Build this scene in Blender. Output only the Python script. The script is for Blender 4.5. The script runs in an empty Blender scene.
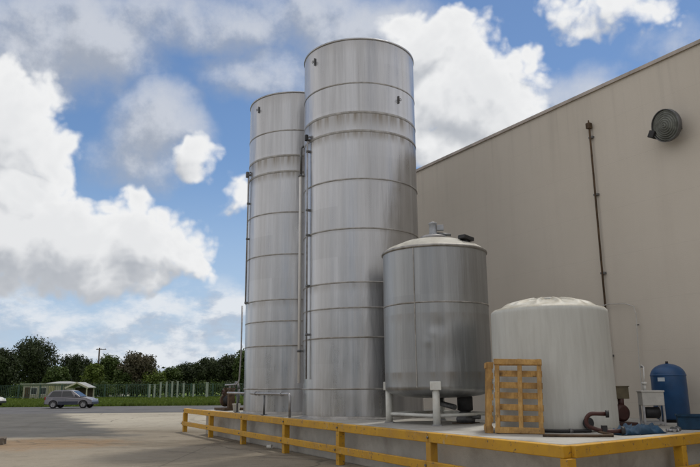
import bpy, bmesh, math, random
from mathutils import Vector, Matrix, noise
from math import sin, cos, pi, radians as rad
random.seed(7)
scene = bpy.context.scene
COL = scene.collection

# ---------------------------------------------------------------- frames
TH = rad(30.5)                       # the factory wall runs 30.5 degrees left of the view
U = Vector((-sin(TH), cos(TH), 0)); V = Vector((cos(TH), sin(TH), 0))
def L(a, b, z=0): return U*a + V*b + Vector((0, 0, z))     # a along the wall, b towards the wall
SZ = .85                             # top of the concrete slab

# ---------------------------------------------------------------- tagging
def tag(o, label=None, cat=None, group=None, kind=None):
    if label: o['label'] = label
    if cat: o['category'] = cat
    if group: o['group'] = group
    if kind: o['kind'] = kind
    return o
def empty(name, loc=(0, 0, 0), rz=0, label=None, cat=None, group=None):
    o = bpy.data.objects.new(name, None); COL.objects.link(o)
    o.location = loc; o.rotation_euler = (0, 0, rz); o.empty_display_size = .2
    return tag(o, label, cat, group)
def copy_tree(o, parent=None):
    c = o.copy(); COL.objects.link(c); c.parent = parent
    for ch in list(o.children): copy_tree(ch, c)
    return c

# ---------------------------------------------------------------- mesh builder
def frame(d):
    d = Vector(d).normalized()
    a = Vector((0, 0, 1)) if abs(d.z) < .95 else Vector((1, 0, 0))
    x = a.cross(d).normalized(); y = d.cross(x)
    return x, y, d
class MB:
    def __init__(s): s.v = []; s.f = []; s.m = []; s.sm = []
    def add(s, vs, fs, mi=0, smooth=False):
        n = len(s.v); s.v += [Vector(p) for p in vs]
        for f in fs: s.f.append([n+i for i in f]); s.m.append(mi); s.sm.append(smooth)
    def box(s, c, size, rz=0, mi=0, rot=None, taper=1):
        hx, hy, hz = size[0]/2, size[1]/2, size[2]/2
        M = rot if rot else Matrix.Rotation(rz, 3, 'Z')
        c = Vector(c)
        vs = []
        for z in (-1, 1):
            t = taper if z > 0 else 1
            for x, y in ((-1, -1), (1, -1), (1, 1), (-1, 1)):
                vs.append(c + M @ Vector((x*hx*t, y*hy*t, z*hz)))
        s.add(vs, [(3, 2, 1, 0), (4, 5, 6, 7), (0, 1, 5, 4), (1, 2, 6, 5), (2, 3, 7, 6), (3, 0, 4, 7)], mi)
    def lathe(s, prof, n=64, c=(0, 0, 0), mi=0, smooth=True, cap0=False, cap1=False, axis=None, wob=None):
        c = Vector(c)
        X, Y, Z = frame(axis) if axis else (Vector((1, 0, 0)), Vector((0, 1, 0)), Vector((0, 0, 1)))
        vs = []
        for r, z in prof:
            for i in range(n):
                a = 2*pi*i/n
                rr = r + (wob(a, z) if wob else 0)
                vs.append(c + X*(rr*cos(a)) + Y*(rr*sin(a)) + Z*z)
        fs = []
        for j in range(len(prof)-1):
            for i in range(n):
                k = (i+1) % n
                fs.append((j*n+i, j*n+k, (j+1)*n+k, (j+1)*n+i))
        s.add(vs, fs, mi, smooth)
        b = len(s.v) - len(vs)
        if cap0: s.f.append([b+i for i in reversed(range(n))]); s.m.append(mi); s.sm.append(False)
        if cap1: s.f.append([b+(len(prof)-1)*n+i for i in range(n)]); s.m.append(mi); s.sm.append(False)
    def cyl(s, p0, p1, r, r1=None, n=16, mi=0, caps=True):
        p0 = Vector(p0); p1 = Vector(p1); d = p1-p0
        s.lathe([(r, 0), (r if r1 is None else r1, d.length)], n, p0, mi, True, caps, caps, axis=d)
    def tube(s, pts, r, n=10, mi=0, closed=False, r_end=None):
        pts = [Vector(p) for p in pts]; m = len(pts); vs = []
        up = None
        for i, p in enumerate(pts):
            d = (pts[min(i+1, m-1)] - pts[max(i-1, 0)]).normalized()
            if up is None: up = frame(d)[0]
            up = (up - d*up.dot(d)).normalized(); y = d.cross(up)
            rr = r if r_end is None else r + (r_end-r)*i/(m-1)
            for k in range(n): vs.append(p + up*(rr*cos(2*pi*k/n)) + y*(rr*sin(2*pi*k/n)))
        fs = [(i*n+k, i*n+(k+1) % n, (i+1)*n+(k+1) % n, (i+1)*n+k) for i in range(m-1) for k in range(n)]
        s.add(vs, fs, mi, True)
        b = len(s.v)-len(vs)
        s.f.append([b+k for k in reversed(range(n))]); s.m.append(mi); s.sm.append(False)
        s.f.append([b+(m-1)*n+k for k in range(n)]); s.m.append(mi); s.sm.append(False)
    def prism(s, poly, z0, z1, mi=0):
        n = len(poly)
        vs = [(x, y, z0) for x, y in poly] + [(x, y, z1) for x, y in poly]
        s.add(vs, [tuple(reversed(range(n))), tuple(range(n, 2*n))] + [(i, (i+1) % n, n+(i+1) % n, n+i) for i in range(n)], mi)
    def build(s, name, mats, parent=None, bevel=0, label=None, loc=None, rz=0):
        me = bpy.data.meshes.new(name)
        me.from_pydata([tuple(p) for p in s.v], [], s.f)
        if not isinstance(mats, (list, tuple)): mats = [mats]
        for m in mats: me.materials.append(m)
        me.polygons.foreach_set('material_index', s.m)
        me.polygons.foreach_set('use_smooth', s.sm)
        me.update()
        o = bpy.data.objects.new(name, me); COL.objects.link(o)
        if parent: o.parent = parent
        if loc is not None: o.location = loc
        o.rotation_euler = (0, 0, rz)
        if bevel:
            b = o.modifiers.new('bevel', 'BEVEL'); b.width = bevel; b.segments = 2; b.limit_method = 'ANGLE'; b.angle_limit = rad(40)
        if label: o['label'] = label
        return o
def arc(c, r, a0, a1, n, ax, ay):
    c = Vector(c); ax = Vector(ax); ay = Vector(ay)
    return [c + ax*(r*cos(a0+(a1-a0)*i/n)) + ay*(r*sin(a0+(a1-a0)*i/n)) for i in range(n+1)]

# ---------------------------------------------------------------- materials
class NT:
    """small shader expression helper"""
    def __init__(s, tree): s.t = tree; s.n = tree.nodes; s.l = tree.links
    def _in(s, sock, val):
        if isinstance(val, bpy.types.NodeSocket): s.l.new(val, sock)
        elif val is not None: sock.default_value = val
    def node(s, ty, **kw):
        n = s.n.new(ty)
        for k, v in kw.items(): setattr(n, k, v)
        return n
    def math(s, op, a, b=None, c=None, clamp=False):
        n = s.node('ShaderNodeMath', operation=op, use_clamp=clamp)
        s._in(n.inputs[0], a); s._in(n.inputs[1], b)
        if c is not None: s._in(n.inputs[2], c)
        return n.outputs[0]
    def vmath(s, op, a, b=None, scale=None):
        n = s.node('ShaderNodeVectorMath', operation=op)
        s._in(n.inputs[0], a); s._in(n.inputs[1], b)
        if scale is not None: s._in(n.inputs[3], scale)
        return n.outputs[0] if op not in ('DOT_PRODUCT', 'LENGTH') else n.outputs[1]
    def sep(s, v):
        n = s.node('ShaderNodeSeparateXYZ'); s._in(n.inputs[0], v); return n.outputs
    def comb(s, x, y, z):
        n = s.node('ShaderNodeCombineXYZ'); s._in(n.inputs[0], x); s._in(n.inputs[1], y); s._in(n.inputs[2], z); return n.outputs[0]
    def noise(s, v, scale, detail=4, rough=.55, dist=0, col=False):
        n = s.node('ShaderNodeTexNoise'); s._in(n.inputs['Vector'], v)
        n.inputs['Scale'].default_value = scale; n.inputs['Detail'].default_value = detail
        n.inputs['Roughness'].default_value = rough; n.inputs['Distortion'].default_value = dist
        return n.outputs[1 if col else 0]
    def ramp(s, fac, a, b, va=0., vb=1., smooth=True):
        n = s.node('ShaderNodeMapRange', interpolation_type='SMOOTHSTEP' if smooth else 'LINEAR')
        s._in(n.inputs[0], fac); s._in(n.inputs[1], a); s._in(n.inputs[2], b); s._in(n.inputs[3], va); s._in(n.inputs[4], vb)
        return n.outputs[0]
    def mix(s, fac, a, b, mode='MIX'):
        n = s.node('ShaderNodeMix', data_type='RGBA', blend_type=mode)
        s._in(n.inputs[0], fac)
        for k, x in ((6, a), (7, b)):
            if isinstance(x, (tuple, list)): x = tuple(x)+(1,) if len(x) == 3 else tuple(x)
            s._in(n.inputs[k], x)
        return n.outputs[2]
    def scalev(s, v, x, y, z):
        n = s.node('ShaderNodeMapping'); s._in(n.inputs[0], v); n.inputs[3].default_value = (x, y, z); return n.outputs[0]
def new_mat(name):
    m = bpy.data.materials.new(name); m.use_nodes = True
    t = NT(m.node_tree); b = m.node_tree.nodes['Principled BSDF']
    tc = t.node('ShaderNodeTexCoord')
    return m, t, b, tc
def bump(t, b, h, strength, dist):
    n = t.node('ShaderNodeBump'); n.inputs['Strength'].default_value = strength; n.inputs['Distance'].default_value = dist
    t._in(n.inputs['Height'], h); t.l.new(n.outputs[0], b.inputs['Normal'])
def paint(name, col, rough=.6, var=.25, scale=3, dirt=None, dirt_amt=.5, metal=0, bmp=.15, spec=.4, bd=.01, dscale=1.3):
    """weathered surface: base colour varied by noise, patches of a dirt colour"""
    m, t, b, tc = new_mat(name)
    v = tc.outputs['Object']
    n1 = t.noise(v, scale, 6, .6); n2 = t.noise(v, dscale, 5, .7)
    dark = tuple(c*(1-var) for c in col); lite = tuple(min(1, c*(1+var)) for c in col)
    c = t.mix(t.ramp(n1, .3, .7), dark, lite)
    if dirt: c = t.mix(t.math('MULTIPLY', t.ramp(n2, .45, .72), dirt_amt), c, dirt)
    t.l.new(c, b.inputs['Base Color'])
    t._in(b.inputs['Roughness'], t.ramp(n1, .2, .8, rough-.08, min(1, rough+.08)))
    b.inputs['Metallic'].default_value = metal; b.inputs['Specular IOR Level'].default_value = spec
    if bmp: bump(t, b, t.noise(v, scale*8, 4, .6), bmp, bd)
    return m

def steel(name, base, stains=(), rough=.32, dents=.0):
    """brushed stainless plate, vertical streaks of painted sheen, courses with their own tone, stained bands"""
    m, t, b, tc = new_mat(name)
    x, y, z = t.sep(tc.outputs['Object'])
    ang = t.math('ARCTAN2', y, x)
    ca = t.math('COSINE', ang); sa = t.math('SINE', ang)
    broad_sheen = t.noise(t.comb(ca, sa, t.math('MULTIPLY', z, .02)), 2.6, 2, .5)  # wide bands of reflected sheen painted into the base colour
    streak = t.noise(t.comb(t.math('MULTIPLY', ca, 1), sa, t.math('MULTIPLY', z, .03)), 9, 6, .65)  # stands in for smeared reflections, also steers grime and roughness
    fine = t.noise(t.comb(ca, sa, t.math('MULTIPLY', z, .012)), 60, 3, .6)
    blot = t.noise(tc.outputs['Object'], .9, 6, .65)
    course = t.node('ShaderNodeTexWhiteNoise', noise_dimensions='2D')
    t.l.new(t.comb(t.math('FLOOR', t.math('MULTIPLY', z, .73)), t.math('FLOOR', t.math('MULTIPLY', ang, 1.2)), 0), course.inputs[0])
    k = t.math('ADD', t.ramp(streak, .3, .7, .86, 1.10), t.ramp(fine, .3, .7, -.03, .03))
    k = t.math('MULTIPLY', k, t.ramp(broad_sheen, .35, .65, .88, 1.10))
    k = t.math('MULTIPLY', k, t.ramp(blot, .3, .75, .95, 1.03))
    k = t.math('MULTIPLY', k, t.ramp(course.outputs[0], 0, 1, .95, 1.04, False))
    c = t.vmath('SCALE', base, None, k)
    # runs of grime below the weld seams
    for zs, w, amt in stains:
        d = t.math('SUBTRACT', zs, z)
        below = t.math('MULTIPLY', t.ramp(d, -.02, .03), t.ramp(d, w, .03))
        f = t.math('MULTIPLY', t.math('MULTIPLY', below, t.ramp(streak, .35, .65, .25, 1)), amt)
        c = t.mix(f, c, (.20, .175, .14))
    t.l.new(c, b.inputs['Base Color'])
    b.inputs['Metallic'].default_value = .93
    t._in(b.inputs['Roughness'], t.math('ADD', t.ramp(blot, .3, .7, rough-.03, rough+.05), t.ramp(streak, .3, .7, -.05, .05)))
    h = t.math('ADD', t.noise(t.comb(ca, sa, t.math('MULTIPLY', z, .10)), 2.6, 4, .5), t.math('MULTIPLY', t.noise(tc.outputs['Object'], .6, 2, .4), .30))
    h = t.math('ADD', h, t.math('MULTIPLY', fine, .004))
    bump(t, b, h, .7, .06)
    return m

M = {}
M['steel'] = steel('stainless_steel', (.475, .48, .495), [(8.94-SZ, .6, .95), (8.40-SZ, .34, .85), (7.05-SZ, .1, .3), (5.7-SZ, .12, .3), (4.28-SZ, .3, .45), (3.62-SZ, .12, .25), (2.87-SZ, .12, .25), (10.29, .5, .3)])
M['steel_vat'] = steel('dull_steel', (.35, .36, .37), [(3.2-SZ, .3, .3), (1.95-SZ, .35, .6)], rough=.42)
M['seam'] = paint('weld_seam', (.34, .33, .315), .5, .25, 6, (.19, .165, .13), .6, metal=.8, bmp=0)
M['steel_dark'] = paint('dull_grey_metal', (.16, .165, .17), .5, .3, 5, (.08, .06, .05), .6, metal=.5)
M['galv'] = paint('galvanised_metal', (.36, .36, .37), .45, .2, 8, (.22, .2, .18), .4, metal=.6)
M['pvc'] = paint('pale_grey_pipe', (.62, .62, .60), .45, .1, 4, (.35, .33, .3), .4)
M['white_pipe'] = paint('white_pipe', (.80, .80, .79), .4, .05, 3, (.5, .48, .45), .3)
M['white_paint'] = paint('white_enamel', (.66, .67, .64), .45, .1, 3, (.30, .24, .17), .5)
def m_yellow():
    m, t, b, tc = new_mat('ochre_yellow_paint')
    v = tc.outputs['Object']
    n1 = t.noise(v, 2.2, 6, .65); n2 = t.noise(v, 14, 6, .7); n3 = t.noise(v, .9, 5, .7)
    c = t.mix(t.ramp(n1, .3, .7), (.46, .24, .010), (.56, .31, .016))
    c = t.mix(t.math('MULTIPLY', t.ramp(n3, .48, .68), .55), c, (.30, .17, .04))
    c = t.mix(t.math('MULTIPLY', t.ramp(n2, .595, .635), .9), c, (.11, .075, .05))           # chips
    c = t.mix(t.math('MULTIPLY', t.ramp(t.noise(v, 5, 5, .7), .58, .72), .5), c, (.36, .33, .27))   # splashed dust
    t.l.new(c, b.inputs['Base Color']); t._in(b.inputs['Roughness'], t.ramp(n1, .2, .8, .45, .75))
    bump(t, b, t.math('SUBTRACT', n1, t.math('MULTIPLY', t.ramp(n2, .62, .68), .5)), .4, .01)
    return m
M['yellow'] = m_yellow()
M['black'] = paint('black_rubber', (.022, .022, .024), .55, .3, 6)
M['dark_red'] = paint('dark_red_paint', (.055, .018, .015), .5, .3, 6, (.04, .03, .03), .6)
M['brown'] = paint('brown_rust', (.085, .055, .032), .8, .4, 6, (.05, .03, .02), .6)
M['blue_tank'] = paint('blue_enamel', (.010, .060, .165), .38, .15, 3, (.02, .05, .12), .5, spec=.5)
M['blue_plastic'] = paint('blue_sheet', (.008, .04, .085), .85, .3, 5, (.02, .04, .07), .6)
M['purple'] = paint('purple_sheet', (.22, .07, .22), .5, .25, 4)
M['label'] = paint('pale_sticker', (.55, .62, .68), .5, .1, 8)
M['box_grey'] = paint('pale_grey_housing', (.50, .49, .46), .5, .12, 5, (.25, .2, .16), .4)

def m_wall():
    m, t, b, tc = new_mat('beige_painted_wall')
    v = tc.outputs['Object']; x, y, z = t.sep(v)
    big = t.noise(v, .22, 5, .6); mid = t.noise(v, 1.3, 6, .65)
    run = t.noise(t.scalev(v, 1, 1.0, .06), 2.4, 5, .65)
    c = t.mix(t.ramp(big, .3, .7), (.57, .52, .45), (.61, .56, .49))
    c = t.mix(t.math('MULTIPLY', t.ramp(run, .45, .8), .12), c, (.36, .31, .27))
    c = t.mix(t.math('MULTIPLY', t.ramp(mid, .5, .75), .12), c, (.50, .47, .43))
    # rain streaks that start under the coping
    f = t.math('MULTIPLY', t.ramp(z, 6.8, 9.5), t.ramp(t.noise(t.scalev(v, 1, 1.0, .03), 5, 4, .6), .48, .7))
    c = t.mix(t.math('MULTIPLY', f, .14), c, (.22, .2, .18))
    # faint block coursing
    fr = t.math('FRACT', t.math('MULTIPLY', z, 1/1.21))
    joint = t.math('LESS_THAN', fr, .014)
    c = t.mix(t.math('MULTIPLY', joint, .07), c, (.24, .22, .2))
    t.l.new(c, b.inputs['Base Color']); b.inputs['Roughness'].default_value = .85
    h = t.math('ADD', t.noise(v, 30, 4, .6), t.math('MULTIPLY', mid, 1.6))
    h = t.math('SUBTRACT', h, t.math('MULTIPLY', joint, .3))
    bump(t, b, h, .3, .01)
    return m
M['wall'] = m_wall()
def m_poly():
    m, t, b, tc = new_mat('white_polyethylene')
    v = tc.outputs['Object']; x, y, z = t.sep(v)
    ang = t.math('ARCTAN2', y, x)
    cc = t.comb(t.math('COSINE', ang), t.math('SINE', ang), t.math('MULTIPLY', z, .08))
    st = t.noise(cc, 11, 6, .65); bl = t.noise(v, 1.6, 6, .7)
    c = t.mix(t.ramp(st, .35, .75), (.54, .55, .525), (.47, .475, .45))
    c = t.mix(t.math('MULTIPLY', t.ramp(bl, .5, .78), .25), c, (.40, .39, .33))
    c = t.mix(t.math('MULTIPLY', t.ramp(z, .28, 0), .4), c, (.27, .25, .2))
    # grime lying on the domed top
    n = t.node('ShaderNodeNewGeometry'); nz = t.sep(n.outputs['Normal'])[2]
    c = t.mix(t.math('MULTIPLY', t.ramp(nz, .35, .8), t.ramp(t.noise(v, 4, 5, .7), .35, .6, .25, .8)), c, (.30, .27, .2))
    t.l.new(c, b.inputs['Base Color']); b.inputs['Roughness'].default_value = .55
    bump(t, b, t.math('ADD', t.noise(v, 1.1, 3, .5), t.math('MULTIPLY', st, .3)), .35, .04)
    return m
M['poly'] = m_poly()
def m_wood():
    m, t, b, tc = new_mat('raw_pallet_wood')
    v = tc.outputs['Object']
    g = t.noise(t.scalev(v, 3, 3, 1), 7, 6, .7); w = t.noise(v, 3.2, 4, .6)
    c = t.mix(t.ramp(g, .3, .7), (.36, .20, .055), (.56, .35, .125))
    c = t.mix(t.math('MULTIPLY', t.ramp(w, .42, .66), .65), c, (.21, .12, .05)); c = t.mix(t.math('MULTIPLY', t.ramp(t.noise(v, 9, 5, .7), .60, .68), .7), c, (.10, .06, .03))
    oi = t.node('ShaderNodeObjectInfo')
    t.l.new(c, b.inputs['Base Color']); b.inputs['Roughness'].default_value = .8
    bump(t, b, g, .4, .01)
    return m
M['wood'] = m_wood()
def m_concrete(name, base, stain=(.12, .1, .075), amt=.5):
    m, t, b, tc = new_mat(name)
    v = tc.outputs['Object']
    n1 = t.noise(v, .9, 8, .65); n2 = t.noise(v, 7, 6, .6); n3 = t.noise(v, .35, 5, .7, .6)
    c = t.mix(t.ramp(n1, .3, .7), tuple(k*.8 for k in base), tuple(k*1.15 for k in base))
    c = t.mix(t.math('MULTIPLY', t.ramp(n3, .48, .7), amt), c, stain)
    c = t.mix(t.math('MULTIPLY', t.ramp(n2, .55, .8), .35), c, tuple(k*.6 for k in base))
    t.l.new(c, b.inputs['Base Color']); b.inputs['Roughness'].default_value = .9
    bump(t, b, t.math('ADD', n2, t.noise(v, 40, 4, .6)), .4, .01)
    return m
M['slab'] = m_concrete('slab_concrete', (.40, .39, .36))
def m_lot():
    m, t, b, tc = new_mat('worn_concrete_yard')
    v = tc.outputs['Object']; x, y, z = t.sep(v)
    w = t.vmath('ADD', v, t.vmath('SCALE', t.noise(v, .25, 4, .6, col=True), None, 3.0))
    n1 = t.noise(w, .16, 7, .62); n2 = t.noise(v, 1.6, 8, .7)
    sw = t.noise(t.scalev(w, .25, 1.3, 1), .33, 6, .62)             # wheel and wash marks running across the yard
    c = t.mix(t.ramp(n1, .35, .65), (.19, .160, .118), (.28, .245, .190))
    c = t.mix(t.ramp(y, 21, 36), c, t.mix(t.ramp(n1, .3, .7), (.33, .30, .24), (.41, .375, .305)))
    c = t.mix(t.math('MULTIPLY', t.ramp(sw, .50, .66), .65), c, (.125, .10, .068))
    c = t.mix(t.math('MULTIPLY', t.ramp(t.math('SUBTRACT', 1.0, sw), .52, .68), .4), c, (.30, .28, .235))
    # orange soil washed in at the left
    dx = t.math('DIVIDE', t.math('ADD', x, 10.2), 3.6); dy = t.math('DIVIDE', t.math('SUBTRACT', y, 21.6), 2.4)
    r = t.math('ADD', t.math('MULTIPLY', dx, dx), t.math('MULTIPLY', dy, dy))
    r = t.math('ADD', r, t.ramp(n2, .2, .8, -.6, .6))
    c = t.mix(t.math('MULTIPLY', t.ramp(r, 1.3, .2), .6), c, (.26, .155, .07))
    c = t.mix(t.math('MULTIPLY', t.ramp(n2, .5, .75), .4), c, (.10, .09, .07))
    gr_ = t.noise(v, 55, 3, .7); c = t.mix(t.math('MULTIPLY', t.ramp(gr_, .58, .66), .5), c, (.42, .39, .33)); c = t.mix(t.math('MULTIPLY', t.ramp(gr_, .42, .34), .5), c, (.08, .065, .045))
    oil = t.noise(v, .55, 3, .5, .3); c = t.mix(t.math('MULTIPLY', t.ramp(oil, .66, .74), .6), c, (.06, .05, .04))
    for ax_, per, ph_ in ((x, 5.2, .3), (y, 4.6, .1)):
        fr_ = t.math('ABSOLUTE', t.math('SUBTRACT', t.math('FRACT', t.math('MULTIPLY_ADD', ax_, 1/per, ph_)), .5)); c = t.mix(t.math('MULTIPLY', t.ramp(fr_, .006, .002), .45), c, (.09, .075, .055))
    grt = t.noise(t.scalev(v, .5, 1, 1), 4.5, 7, .8); c = t.mix(t.math('MULTIPLY', t.ramp(grt, .54, .66), .35), c, (.37, .33, .26)); c = t.mix(t.math('MULTIPLY', t.ramp(grt, .46, .34), .45), c, (.11, .09, .065))
    # worn asphalt overlay at the back left, its edge broken up
    e1 = t.math('SUBTRACT', t.math('MULTIPLY_ADD', y, -.53, 5.3), x); e2 = t.math('MULTIPLY', t.math('SUBTRACT', y, 24.5), 1.3)
    e = t.math('ADD', t.math('MINIMUM', e1, e2), t.math('MULTIPLY', t.math('SUBTRACT', t.noise(t.scalev(v, .5, 1, 1), .7, 7, .7), .5), 5.0))
    an = t.noise(v, .5, 6, .7)
    c = t.mix(t.math('MULTIPLY', t.ramp(e, -.7, .9), .93), c, t.mix(t.ramp(an, .3, .7), (.066, .065, .062), (.108, .105, .098)))
    peb = t.noise(v, 14, 5, .75); c = t.mix(t.math('MULTIPLY', t.ramp(peb, .60, .72), .45), c, (.36, .33, .28)); c = t.mix(t.math('MULTIPLY', t.ramp(peb, .40, .28), .5), c, (.06, .05, .04))
    # tyre tracks curving in from the road
    rr_ = t.math('SQRT', t.math('ADD', t.math('POWER', t.math('SUBTRACT', x, 12.0), 2.0), t.math('POWER', t.math('SUBTRACT', y, 42.0), 2.0)))
    for rad_ in (19.5, 21.0, 27.0, 28.5):
        tk = t.math('ABSOLUTE', t.math('SUBTRACT', rr_, rad_)); c = t.mix(t.math('MULTIPLY', t.math('MULTIPLY', t.ramp(tk, .20, .05), t.ramp(t.noise(v, .8, 5, .7), .42, .6)), .35), c, (.08, .068, .055))
    # saw-cut and crack lines
    vo = t.node('ShaderNodeTexVoronoi', feature='DISTANCE_TO_EDGE'); t._in(vo.inputs['Vector'], w); vo.inputs['Scale'].default_value = .16
    c = t.mix(t.math('MULTIPLY', t.ramp(vo.outputs[0], .012, .002), .55), c, (.07, .06, .045))
    t.l.new(c, b.inputs['Base Color']); b.inputs['Roughness'].default_value = .92; b.inputs['Specular IOR Level'].default_value = .25
    bump(t, b, t.math('ADD', n2, t.math('MULTIPLY', t.noise(v, 22, 5, .7), .7)), .5, .03)
    return m
M['lot'] = m_lot()
def m_asphalt(name, base):
    m, t, b, tc = new_mat(name)
    v = tc.outputs['Object']
    n1 = t.noise(v, .35, 7, .65, .5); n2 = t.noise(v, 6, 6, .7)
    c = t.mix(t.ramp(n1, .3, .7), tuple(k*.75 for k in base), tuple(k*1.35 for k in base))
    c = t.mix(t.math('MULTIPLY', t.ramp(t.noise(t.scalev(v, .3, 1, 1), .8, 6, .7), .55, .72), .5), c, (.20, .185, .15))
    t.l.new(c, b.inputs['Base Color']); b.inputs['Roughness'].default_value = .85
    bump(t, b, n2, .4, .02)
    return m
M['asphalt'] = m_asphalt('asphalt_patch', (.105, .102, .095))
M['road'] = m_asphalt('asphalt_road', (.075, .073, .075))
def m_grass(name, a, c2, dry):
    m, t, b, tc = new_mat(name)
    v = tc.outputs['Object']
    n1 = t.noise(v, .12, 6, .65); n2 = t.noise(v, 2.2, 6, .7)
    c = t.mix(t.ramp(n2, .3, .7), a, c2); c = t.mix(t.math('MULTIPLY', t.ramp(n1, .45, .7), .7), c, dry)
    t.l.new(c, b.inputs['Base Color']); b.inputs['Roughness'].default_value = .9; b.inputs['Specular IOR Level'].default_value = .2
    bump(t, b, n2, .8, .1)
    return m
M['grass'] = m_grass('rough_grass', (.06, .11, .012), (.13, .20, .028), (.18, .19, .045))
def m_leaf(name, a, c2):
    m, t, b, tc = new_mat(name)
    n = t.noise(tc.outputs['Object'], .55, 4, .6); n2 = t.noise(tc.outputs['Object'], 5, 2, .6)
    c = t.mix(t.ramp(t.math('ADD', t.math('MULTIPLY', n, .6), t.math('MULTIPLY', n2, .4)), .35, .65), a, c2)
    t.l.new(c, b.inputs['Base Color']); b.inputs['Roughness'].default_value = .65; b.inputs['Specular IOR Level'].default_value = .25
    tr = t.node('ShaderNodeBsdfTranslucent'); t.l.new(c, tr.inputs[0])
    ms = t.node('ShaderNodeMixShader'); ms.inputs[0].default_value = .25
    t.l.new(b.outputs[0], ms.inputs[1]); t.l.new(tr.outputs[0], ms.inputs[2])
    t.l.new(ms.outputs[0], m.node_tree.nodes['Material Output'].inputs[0])
    return m
M['leaf_dark'] = m_leaf('leaf_dark', (.022, .033, .012), (.050, .070, .024))
M['leaf_mid'] = m_leaf('leaf_mid', (.034, .060, .013), (.085, .125, .028))
M['leaf_yellow'] = m_leaf('leaf_yellow_green', (.065, .10, .014), (.13, .175, .030))
M['leaf_brown'] = m_leaf('leaf_brown', (.045, .045, .022), (.105, .09, .052))
M['bark'] = paint('bark', (.07, .055, .04), .9, .3, 6)

# ---------------------------------------------------------------- setting: ground sheets
def sheet(name, poly, z, mat):
    mb = MB(); mb.add([(x, y, z) for x, y in poly], [tuple(range(len(poly)))])
    return tag(mb.build(name, mat), kind='structure')
sheet('grass_ground', [(-1500, -300), (1500, -300), (1500, 2500), (-1500, 2500)], 0, M['grass'])
sheet('yard', [(-130, -60), (130, -60), (130, 46.2), (-130, 46.2)], .004, M['lot'])
sheet('road', [(-400, 46.2), (400, 46.2), (400, 61.6), (-400, 61.6)], .008, M['road'])
# grass tufts on the verge behind the road
mb = MB()
for i in range(14000):
    y = 61.8 + 44*random.random()**1.6; x = -(.62*y) + random.random()*(.62*y - 4)
    h = .12+.3*random.random()*noise.noise(Vector((x*.2, y*.2, 0))) + .14*random.random(); w = .10+.15*random.random()
    a = random.random()*pi; dx, dy = cos(a)*w, sin(a)*w
    mb.add([(x-dx, y-dy, 0), (x+dx, y+dy, 0), (x+dx*.3+random.uniform(-.1, .1), y+dy*.3, h)], [(0, 1, 2)])
tag(mb.build('grass_tufts', M['leaf_yellow']), 'rough green grass along the verge behind the road', 'grass', kind='stuff')

# ---------------------------------------------------------------- factory building
fb = empty('factory_building', L(0, 14.5), TH, 'long beige factory building with a tall blank wall beside the tanks', 'building')
a0, a1, dep, zt = -28, 31.4, 46, 9.42
mb = MB(); n = 60
mb.add([(0, a0, 0), (0, a1, 0), (dep, a1, 0), (dep, a0, 0), (0, a0, zt), (0, a1, zt), (dep, a1, zt), (dep, a0, zt)],
       [(0, 1, 5, 4)[::-1], (1, 2, 6, 5)[::-1], (2, 3, 7, 6)[::-1], (3, 0, 4, 7)[::-1]])
mb.build('wall', M['wall'], fb)
mb = MB()
mb.box((dep/2, (a0+a1)/2, zt-.45), (dep-.6, a1-a0-.6, .1)); mb.build('roof', M['steel_dark'], fb)
mb = MB()
mb.box((.13, (a0+a1)/2, zt+.045), (.34, a1-a0+.08, .09)); mb.box((dep-.13, (a0+a1)/2, zt+.045), (.34, a1-a0+.08, .09))
mb.box((dep/2, a0+.13, zt+.045), (dep-.6, .34, .09)); mb.box((dep/2, a1-.13, zt+.045), (dep-.6, .34, .09))
mb.box((-.047, (a0+a1)/2, zt+.02), (.012, a1-a0+.08, .06))
mb.build('coping', paint('coping_metal', (.44, .39, .35), .5, .15, 2, (.2, .17, .14), .5), fb)

# conduit on the wall
dp = empty('wall_conduit', L(11.67, 14.5, SZ), TH, 'thin dark rusty pipe running up the beige wall above the white tank', 'pipe')
mb = MB(); mb.tube([(-.09, 0, 0), (-.09, 0, 7.52), (-.08, 0, 7.58), (-.03, 0, 7.61), (.02, 0, 7.61)], .026, 10); mb.build('riser', M['brown'], dp)
for z in (1.5, 3.6, 5.7, 7.3):
    mb = MB(); mb.box((-.045, 0, z), (.085, .13, .05)); mb.build('clamp', M['steel_dark'], dp)
mb = MB(); mb.box((-.10, .0, 7.62), (.13, .12, .16)); mb.cyl((-.1, 0, 7.70), (-.1, 0, 7.78), .02); mb.build('junction_box', M['brown'], dp, .01)
# pale thin tubes near the blue tank
tb = MB()
ph = empty('wall_hose', L(10.75, 14.42, SZ), TH, 'thin pale hose climbing the wall right of the white tank', 'hose')
tb.tube([(-.05, 1.2, 2.74), (-.05, .74, 2.78), (-.05, .3, 2.74), (-.05, .06, 2.66), (-.06, .0, 2.45), (-.05, .05, 1.4), (-.06, .04, .55), (-.1, .0, .1)], .013, 8)
tb.build('hose_run', M['box_grey'], ph)
for z in (2.2, 1.2):
    mb = MB(); mb.box((-.02, .02, z), (.05, .06, .03)); mb.build('clip', M['steel_dark'], ph)

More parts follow.
